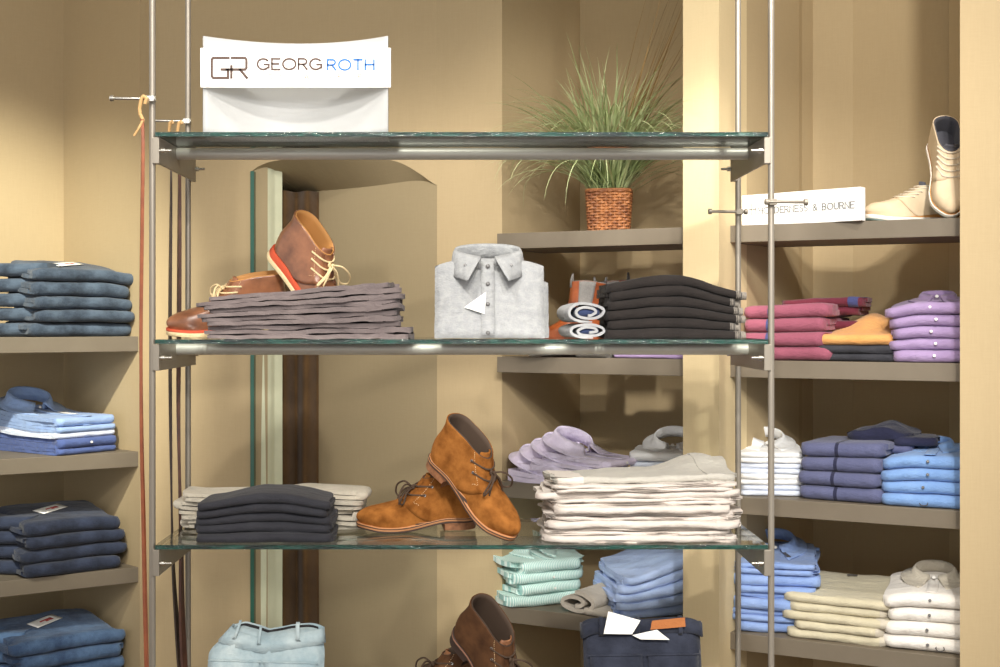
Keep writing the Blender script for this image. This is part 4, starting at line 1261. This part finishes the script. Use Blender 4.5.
for i in range(9):
    top = i == 8; w = .452-.012*(i % 3)
    if top:
        P.add('trousers', 'trousers', 'topmost pale grey trousers with brown-trimmed waistband on the beige trouser stack', 'beige trousers on the third glass shelf', M['greystone'], .44, .215, .016, 2, dx=.008, dy=.012, a=2, lay=.008, wav=.008, rc=.03, wr=.003, endj=.012, nx=44,
              up=lambda x, y: .030*sstep(.04, .17, x)*sstep(-.06, .07, y), parts=both(band('waistband', M['greystone'], .145, .19, .0016), band('hem_fold', M['beige'], -.21, -.15, .0012)))
    else:
        P.add('trousers', 'trousers', f'{ordw(i, 9)} pale beige trousers in the tall stack by the suede boots', 'beige trousers on the third glass shelf', M['beige'], w, .225, .0165, 4 if i % 2 else 2, dx=rnd.uniform(-.010, .010), dy=rnd.uniform(-.008, .006), a=rnd.uniform(-2, 2),
              lay=.012, wav=.010, rc=.03, wr=.0034, endj=.015, nx=50, thick=.92, parts=both(band('waistband', M['beige'], w/2-.055, w/2-.028, .0012)))

# ---- bottom glass shelf: two standing pairs of jeans
def standing_jeans(px, depth, w, hgt, mat, label, seed, dip, yaw, patch=None, tags=False, tilt=14, inner=None):
    o = thing('jeans', label, 'jeans', pos(px, depth, ZG[3]+.001), (0, 0, R(yaw)))
    ti = Matrix.Rotation(R(-tilt), 4, 'X')
    tp = lambda u: -dip*(1-abs(u))**1.4-.012*abs(u)**6+.004*ns(u*3, seed, 1)
    mb = slab_mb(w, hgt, .055, seed, tp, 36, 36, wr=.004); mb.v = [tuple(ti @ Vector(v)) for v in mb.v]; lo = min(v[2] for v in mb.v)
    mb.v = [(a, b, c-lo) for a, b, c in mb.v]; mb.build('body', mat, o)
    tr = Matrix.Translation((0, 0, -lo)) @ ti
    front = lambda u, z: -.0275*(1-abs(u)**7)**.5*(1+.35*(.5-abs(clamp(z/hgt)-.5)))
    # waistband: a raised ring round the open top
    wb = MB(); N = 60; vs = []
    for i in range(N):
        a = 2*PI*i/N; u = math.sin(a); x = (w/2+.004)*(abs(u)**.55)*(1 if u > 0 else -1); bk = math.cos(a) > 0
        y = -.0285*abs(math.cos(a))**.5 if bk else .020*abs(math.cos(a))**.5
        H = hgt+tp(clamp(x/(w/2), -1, 1))
        for k in (0, 1): vs.append(tuple(tr @ Vector((x, y, H-.028+k*.034-((.022*(1-min(1, abs(u)**3)) if mat is M['ltden'] else 0) if bk else -.004)))))
    wb.add(vs, [(2*i, (2*i+2) % (2*N), (2*i+3) % (2*N), 2*i+1) for i in range(N)]); wb.build('waistband', mat, o, solid=.004, angle=180)
    if inner:
        q = MB(); vs = []
        for i in range(21):
            u = 2*i/20-1; x = u*(w/2-.012); H = hgt+tp(u*.95)
            for k in (0, 1): vs.append(tuple(tr @ Vector((x, .012-.006*k, H-.034+(.040 if k == 0 else .004)))))
        for i in range(21): pass
        q.add(vs, [(2*i, 2*i+1, 2*i+3, 2*i+2) for i in range(20)]); q.build('inner_lining', inner, o, solid=.002)
    for u in (-.72, -.1, .62):
        x = u*w/2; H = hgt+tp(u); q = MB(); p = []
        for z, y in ((H-.032, -.030), (H-.026, -.038), (H+.006, -.038), (H+.012, -.034)): p.append(tuple(tr @ Vector((x, y, z))))
        vs = []
        for a in p: vs += [(a[0]-.005, a[1], a[2]), (a[0]+.005, a[1], a[2])]
        q.add(vs, [(2*i, 2*i+1, 2*i+3, 2*i+2) for i in range(3)]); q.build('belt_loop', mat, o, solid=.002)
    for s_ in (-1, 1):                              # back pockets
        q = MB(); x0 = s_*w*.24; vs = []; G = 8
        for j in range(G+1):
            for i in range(G+1):
                u = 2*i/G-1; v = j/G; x = x0+u*.062*(1-.06*(1-v)); z = hgt-.075-.115*(1-v)-(.022*(1-abs(u)) if v == 0 else 0)*1.-(dip*.5 if True else 0)
                vs.append(tuple(tr @ Vector((x, front(x/(w/2), z)-.006, z))))
        q.add(vs, [(j*(G+1)+i, j*(G+1)+i+1, (j+1)*(G+1)+i+1, (j+1)*(G+1)+i) for j in range(G) for i in range(G)]); q.build('pocket', mat, o, solid=.003)
        q = MB(); pts = [tuple(tr @ Vector((x0+.066*math.cos(t_), front((x0+.066*math.cos(t_))/(w/2), hgt-.1)-.008, hgt-.078-dip*.5))) for t_ in [PI*i/12 for i in range(13)]]
        q.tube(pts, .0016, 6); q.build('pocket_stitching', mat, o)
    def flat(nm, m, quad, off=-.040):
        q = MB(); vs = [tuple(tr @ Vector((x, off, hgt+z))) for x, z in quad]; n = len(vs)
        vs += [tuple(tr @ Vector((x, off+.0015, hgt+z))) for x, z in quad]
        q.add(vs, [tuple(range(n)), tuple(range(n, 2*n))[::-1]]+[(i, (i+1) % n, n+(i+1) % n, n+i) for i in range(n)]); q.build(nm, m, o, smooth=False)
    if mat is M['ltden']:                           # waist pulled in on its left side
        for c_ in o.children:
            for v_ in c_.data.vertices:
                if v_.co.x < 0: v_.co.x *= 1-.42*sstep(.70, .98, v_.co.z/hgt)
                else: v_.co.x *= 1-.08*sstep(.70, .98, v_.co.z/hgt)
    if patch: flat('leather_patch', M['patch'], [(.015, -.022), (.100, -.016), (.100, .006), (.020, -.001)])
    if tags:
        flat('paper_tag', M['tag'], [(-.098, -.030), (-.085, .022), (-.008, .000), (-.030, -.032)], -.042)
        flat('paper_tag', M['tag'], [(-.03, -.034), (.030, -.022), (.060, -.046), (-.01, -.044)], -.043)
    return o
C('blackin', (44, 42, 44), (32, 30, 32))
standing_jeans(261, 3.05, .285, .272, M['ltden'], 'light washed blue jeans standing upright at the bottom left of the rack', 31, .020, -6, inner=M['blackin'])
standing_jeans(646, 3.06, .285, .278, M['nvden'], 'dark navy jeans standing upright with tan leather patch and paper tags', 33, .006, 3, patch=True, tags=True)

# ---- plant alcove, behind the rack
P = Pile(538, dR(538)+.06, ZR[1], -28, None, .13, 40)
P.add('shirt', 'shirt', 'folded cream shirt lying flat on the shelf left of the cognac boots', None, M['offwhite'], .11, .2, .022, 2)
P = Pile(590, dR(590)+.02, ZR[1], -28, None, .05, 41)
P.add('shirt', 'shirt', 'folded dark grey striped shirt lying flat before the cognac boots', None, M['loden'], .11, .10, .024, 2)
P = Pile(648, dR(648)+.03, ZR[1], -28, None, .14, 42)
for i in range(2):
    P.add('shirt', 'shirt', f'{["lower", "upper"][i]} folded violet shirt lying behind the black trousers', 'violet shirts on the boot shelf', M['lav'], .25, .26, .016, 2)

for i in range(4):                                   # lilac shirts, fanned out
    X, Y = .262+i*.046*.766, 4.165-i*.046*.643
    P = Pile(CX+F*X/Y, Y, ZR[2], 50, None, 0, 50+i); P.z = .0006+.022*i
    P.add('shirt', 'shirt', f'{["leftmost lilac shirt", "second lilac shirt from the left", "third lilac shirt from the left", "rightmost lilac shirt"][i]} of the fanned collared row behind the suede boots', 'lilac shirts', M['lilac'], .20, .26, .0215, 2,
          up=lambda x, y: .016*sstep(-.1, .13, y), parts=both(collar(M['lilac'], s=1.15, tilt=20, y=.075, dz=-.002, spread=.95, out_k=.7), placket(M['lilac']), topbtn(0, -.01), topbtn(0, -.08), btn(0, .5)))
P = Pile(668, dR(668)+.12, ZR[2], -14, None, .14, 60)
for i in range(4):
    P.add('shirt', 'shirt', f'{ordw(i, 4)} white folded shirt on the shelf beside the cream pillar', 'white shirts beside the cream pillar', M['bluewhite'] if i < 3 else M['white'], .24, .28, .026, 2,
          parts=both(collar(M['white'], s=1., tilt=22), topbtn(0, -.03)) if i == 3 else None)

fm_ = lambda x, y: 1+.18*sstep(-.1, .14, y)
P = Pile(549, dR(549)+.09, ZR[3], 24, fm_, .14, 62)
for i in range(4):
    P.add('shirt', 'shirt', f'{ordw(i, 4)} mint and white striped shirt on the lower shelf', 'mint striped shirts', M['mint'], .245, .27, .036, 2, dx=rnd.uniform(-.01, .01), a=rnd.uniform(-5, 5), lay=.012, wav=.008, rc=.03, wr=.003, endj=.02,
          parts=both(collar(M['mint'], s=.95, tilt=18, y=.04), topbtn(0, -.05, M['dark_button']), placket(M['mint'], y1=.0)) if i == 3 else both(btn(.0, .5, M['pearl'])))
o = thing('knit_sweater', 'loosely rolled oatmeal knit between mint shirts and blue shirts', 'sweater', pos(594, dR(594)+.13, ZR[3]+.001), (0, 0, R(-38)))
roll_mb(.15, .22, .066, 1.5, 9, .012).build('roll', M['greyknit'], o)
q = fold_mb(.10, .18, .02, 2, 44, rc=.03); q.v = [(a+.07, b-.02, c+.0) for a, b, c in q.v]; q.build('sleeve', M['greyknit'], o)
fs_ = lambda x, y: 1+.55*sstep(-.12, .13, x)+.15*sstep(-.1, .15, y)
P = Pile(662, dR(662)+.10, ZR[3], 14, fs_, .13, 64)
for i in range(5):
    P.add('shirt', 'shirt', f'{ordw(i, 5)} sky blue shirt in the sloping stack below the beige trousers', 'sky blue shirts beside the pillar', M['skyb'], .26, .28, .025, 2, dx=rnd.uniform(-.008, .008), a=rnd.uniform(-3, 3), lay=.014, wav=.006, rc=.03, wr=.0025, endj=.02)

# ---- right alcove, second shelf
def sweaters(px, z, rot, n, h, m1, m2, ms, what, grp, seed, sx_, w=.24, d=.26):
    P = Pile(px, dR(px)+.035, z, rot, lambda x, y: 1+.03*math.sin(9*x), d/2, seed)
    for i in range(n):
        P.add('sweater', 'sweater', f'{ordw(i, n)} {what}', grp, m1, w, d, h, 2, dx=rnd.uniform(-.005, .005), dy=rnd.uniform(-.004, .004), a=rnd.uniform(-1.5, 1.5), rc=.025, lay=.004, wav=.003, wr=.002, thick=.97, ends=.25,
              parts=both(band('stripe', ms, sx_-.005, sx_+.005, .0009), sleeve(m2, .11, d*.62, h*.66, w*.5-.0, .055, 0, .12)))
    return P
P = sweaters(784, ZR[1], -32, 4, .041, M['rose'], M['burg'], M['navystripe'], 'rose and burgundy sweater with a blue stripe', 'rose sweaters', 70, -.045, .255)
P.z -= .012
P.add('sweater', 'sweater', 'burgundy and navy sweater folded on the back of the rose sweaters', None, M['burg'], .25, .14, .026, 2, dx=.075, dy=.04, parts=both(band('stripe', M['navystripe'], .085, .112, .001)), rc=.04, wr=.003)
P = Pile(853, dR(853)+.025, ZR[1], -28, None, .13, 72)
for i in range(2):
    P.add('trousers', 'trousers', f'{["lower", "upper"][i]} charcoal folded garment beneath the orange one', 'charcoal garments under the orange one', M['charcoal'], .225, .24, .023, 2, rc=.025)
P.add('sweater', 'sweater', 'soft orange garment heaped on two charcoal ones', None, M['orange'], .245, .245, .030, 2, up=lambda x, y: .062*sstep(-.13, .05, y)*(1-.85*sstep(-.01, .13, abs(x-.025))), rc=.05, wr=.003, nx=34, dx=-.008,
      parts=both(btn(.02, 1.0, M['patch'], .004, .20, 'neck_button')))
def polos(px, z, rot, n, h, mat, what, grp, seed, bm, w=.25, extra=None, coll=None, dd=.03):
    P = Pile(px, dR(px)+dd, z, rot, lambda x, y: 1+.10*sstep(-.05, .12, y)-.10*sstep(.04, .14, -x), .13, seed)
    for i in range(n):
        top = i == n-1; ps = [btn(-.012+rnd.uniform(-.01, .01), .55, bm)]
        if top: ps += [collar(coll or mat, s=.74 if coll is None else .9, tilt=4 if coll is None else 10, y=.06), placket(mat), topbtn(0, -.03, bm), topbtn(0, .02, bm)]
        if extra and (i in extra): ps.append(hook(rnd.uniform(-.02, .03), 0, bm))
        P.add('polo_shirt', 'shirt', f'{ordw(i, n)} {what}', grp, mat, w, .27, h, 2, dx=rnd.uniform(-.006, .006), dy=rnd.uniform(-.004, .004), a=rnd.uniform(-2, 2), rc=.03, lay=.005, wav=.005, wr=.0026, thick=.97, parts=both(*ps), ends=.2)
polos(936, ZR[1], -22, 5, .0335, M['lav'], 'lavender polo shirt in the stack right of the orange garment', 'lavender polo shirts', 74, M['pearl'])

# ---- right alcove, third shelf
fw = lambda x, y: 1+.10*sstep(-.1, .1, y)
P = Pile(771, dR(771)+.06, ZR[2], -8, fw, .12, 80)
for i in range(4):
    P.add('shirt', 'shirt', f'{ordw(i, 4)} white dress shirt left of the periwinkle sweaters', 'white dress shirts', M['bluewhite'] if i % 2 == 0 else M['white'], .19, .24, .032, 4, a=rnd.uniform(-3, 3), lay=.008, wav=.006, rc=.02, wr=.002,
          parts=both(collar(M['white'], s=.85, tilt=18), topbtn(0, -.02)) if i == 3 else None)
P = sweaters(838, ZR[2], -34, 4, .042, M['peri'], M['peri'], M['navy'], 'periwinkle sweater with navy stripe in the middle stack', 'periwinkle sweaters', 82, -.01, .235)
P.add('sweater', 'sweater', 'dark navy sweater heaped on the back of the periwinkle stack', None, M['navy'], .19, .17, .026, 2, dx=.075, dy=.05, ends=.5, up=lambda x, y: .018*ns(x*14, y*10, 3)+.016*sstep(.1, .0, abs(x)), wav=.012, parts=both(sleeve(M['navy'], .13, .15, .026, .085, .0, 25, -.55)), rc=.05, wr=.004)
polos(930, ZR[2], -24, 4, .036, M['blue'], 'bright blue shirt right of the periwinkle sweaters', 'bright blue shirts', 84, M['dark_button'], extra=(0,))

# ---- right alcove, lowest shelf
P = Pile(776, dR(776)+.05, ZR[3], -12, lambda x, y: 1+.10*sstep(-.1, .1, y), .13, 90)
for i in range(6):
    P.add('shirt', 'shirt', f'{ordw(i, 6)} cornflower shirt in the stack left of khaki trousers', 'cornflower blue shirts', M['bstripe'], .235, .27, .034, 4 if i % 2 else 2, dx=rnd.uniform(-.006, .006), a=rnd.uniform(-4, 4), lay=.010, wav=.006, rc=.025, wr=.0025, endj=.012,
          parts=both(collar(M['bstripe'], s=.92, tilt=16), topbtn(0, -.02), placket(M['bstripe']), card(.03, -.02, .012, .06, 20, M['dark_button'], 'tag_cord')) if i == 5 else None)
P = Pile(838, dR(838)+.03, ZR[3], -27, lambda x, y: 1+.16*sstep(-.1, .12, y), .14, 92)
for i in range(5):
    P.add('trousers', 'trousers', f'{ordw(i, 5)} khaki trousers in the stack between blue shirts and white polos', 'khaki trousers', M['khaki'], .29-(.02 if i % 2 else 0), .28, .0255, 2, dx=rnd.uniform(-.012, .006), a=rnd.uniform(-2, 2), lay=.012, wav=.006, rc=.035, wr=.0028, endj=.016,
          parts=both(card(.0, .09, .03, .012, 10, M['dark_button'], 'size_label')) if i == 4 else both(band('waistband', M['stone'], .115, .135, .0008)))
polos(931, ZR[3], -24, 4, .041, M['offwhite'], 'white polo shirt at the right end of the lowest shelf', 'white polo shirts', 94, M['dark_button'], extra=(0,), coll=M['stone'])
# ------------------------------------------------------------------ camera and light
cam = bpy.data.cameras.new('camera'); co = bpy.data.objects.new('camera', cam); COL.objects.link(co)
cam.sensor_width = 36; cam.lens = 36*F/1000; cam.sensor_fit = 'HORIZONTAL'
cam.shift_x = (500-CX)/1000; cam.shift_y = -(333.5-CY)/1000
cam.clip_start = .05
co.location = (0, 0, CAMZ); co.rotation_euler = (R(90), 0, 0)
SC.camera = co
def spot(name, loc, target, power, size, col=(1, .86, .68), blend=.5, rad=.05):
    l = bpy.data.lights.new(name, 'SPOT'); l.energy = power; l.spot_size = R(size); l.spot_blend = blend
    l.color = col; l.shadow_soft_size = rad
    o = bpy.data.objects.new(name, l); COL.objects.link(o); o.location = loc
    o.rotation_euler = (Vector(target)-Vector(loc)).to_track_quat('-Z', 'Y').to_euler(); return o
def area(name, loc, target, power, sx, sy, col=(1, .98, .95)):
    l = bpy.data.lights.new(name, 'AREA'); l.shape = 'RECTANGLE'; l.size = sx; l.size_y = sy; l.energy = power; l.color = col
    o = bpy.data.objects.new(name, l); COL.objects.link(o); o.location = loc
    o.rotation_euler = (Vector(target)-Vector(loc)).to_track_quat('-Z', 'Y').to_euler(); return o
W = (1, .955, .88)
spot('spot_left_alcove', (-1.15, 2.2, 3.15), (-1.85, 4.7, 1.25), 760, 38, (1, .98, .84), .75)
spot('spot_sign', (-.6, 1.6, 3.15), (-.42, 3.2, 1.9), 150, 40, W)
spot('spot_centre', (.0, .2, 3.15), (.2, 3.9, .85), 255, 46, W)
spot('fill_low', (.35, -.5, 3.1), (.62, 4.0, .65), 260, 24, W, .7)  # added fill that lifts the dim lower shelves of the plant alcove
spot('spot_wall', (-.3, 2.3, 3.2), (-.5, 4.4, .9), 75, 56, W, .8)
spot('spot_right', (.6, .4, 3.15), (.98, 4.0, .9), 300, 38, W, .6)
spot('spot_right_high', (1.1, 2.2, 3.2), (1.0, 4.0, 1.7), 120, 60, W)
spot('fill_plant', (.35, 2.5, 3.2), (.42, 4.15, 1.85), 45, 40, W, .8)  # added fill aimed at the grass plant
spot('spot_pillar', (1.6, 1.6, 3.15), (1.5, 3.5, 1.9), 50, 34, W)
spot('boost_cream_pillar', (.45, 2.1, 3.15), (.66, 3.76, 1.75), 300, 20, W, .8)  # extra narrow beam added to brighten the cream pillar
area('front_fill', (-.6, -.6, 3.2), (0, 3.2, 1.2), 60, 1.8, .9)  # unseen front fill added for the shop's ambient light
area('front_fill', (1.0, -.6, 3.2), (.5, 3.2, 1.2), 60, 1.2, .9)  # second added front fill, further right
w = bpy.data.worlds.new('world'); SC.world = w; w.use_nodes = True
bg = w.node_tree.nodes['Background']; bg.inputs['Color'].default_value = (1, .99, .975, 1); bg.inputs['Strength'].default_value = 1.25
SC.view_settings.view_transform = 'Standard'; SC.view_settings.look = 'None'
SC.view_settings.gamma = 1; SC.view_settings.exposure = -.30; SC.view_settings.use_curve_mapping = False
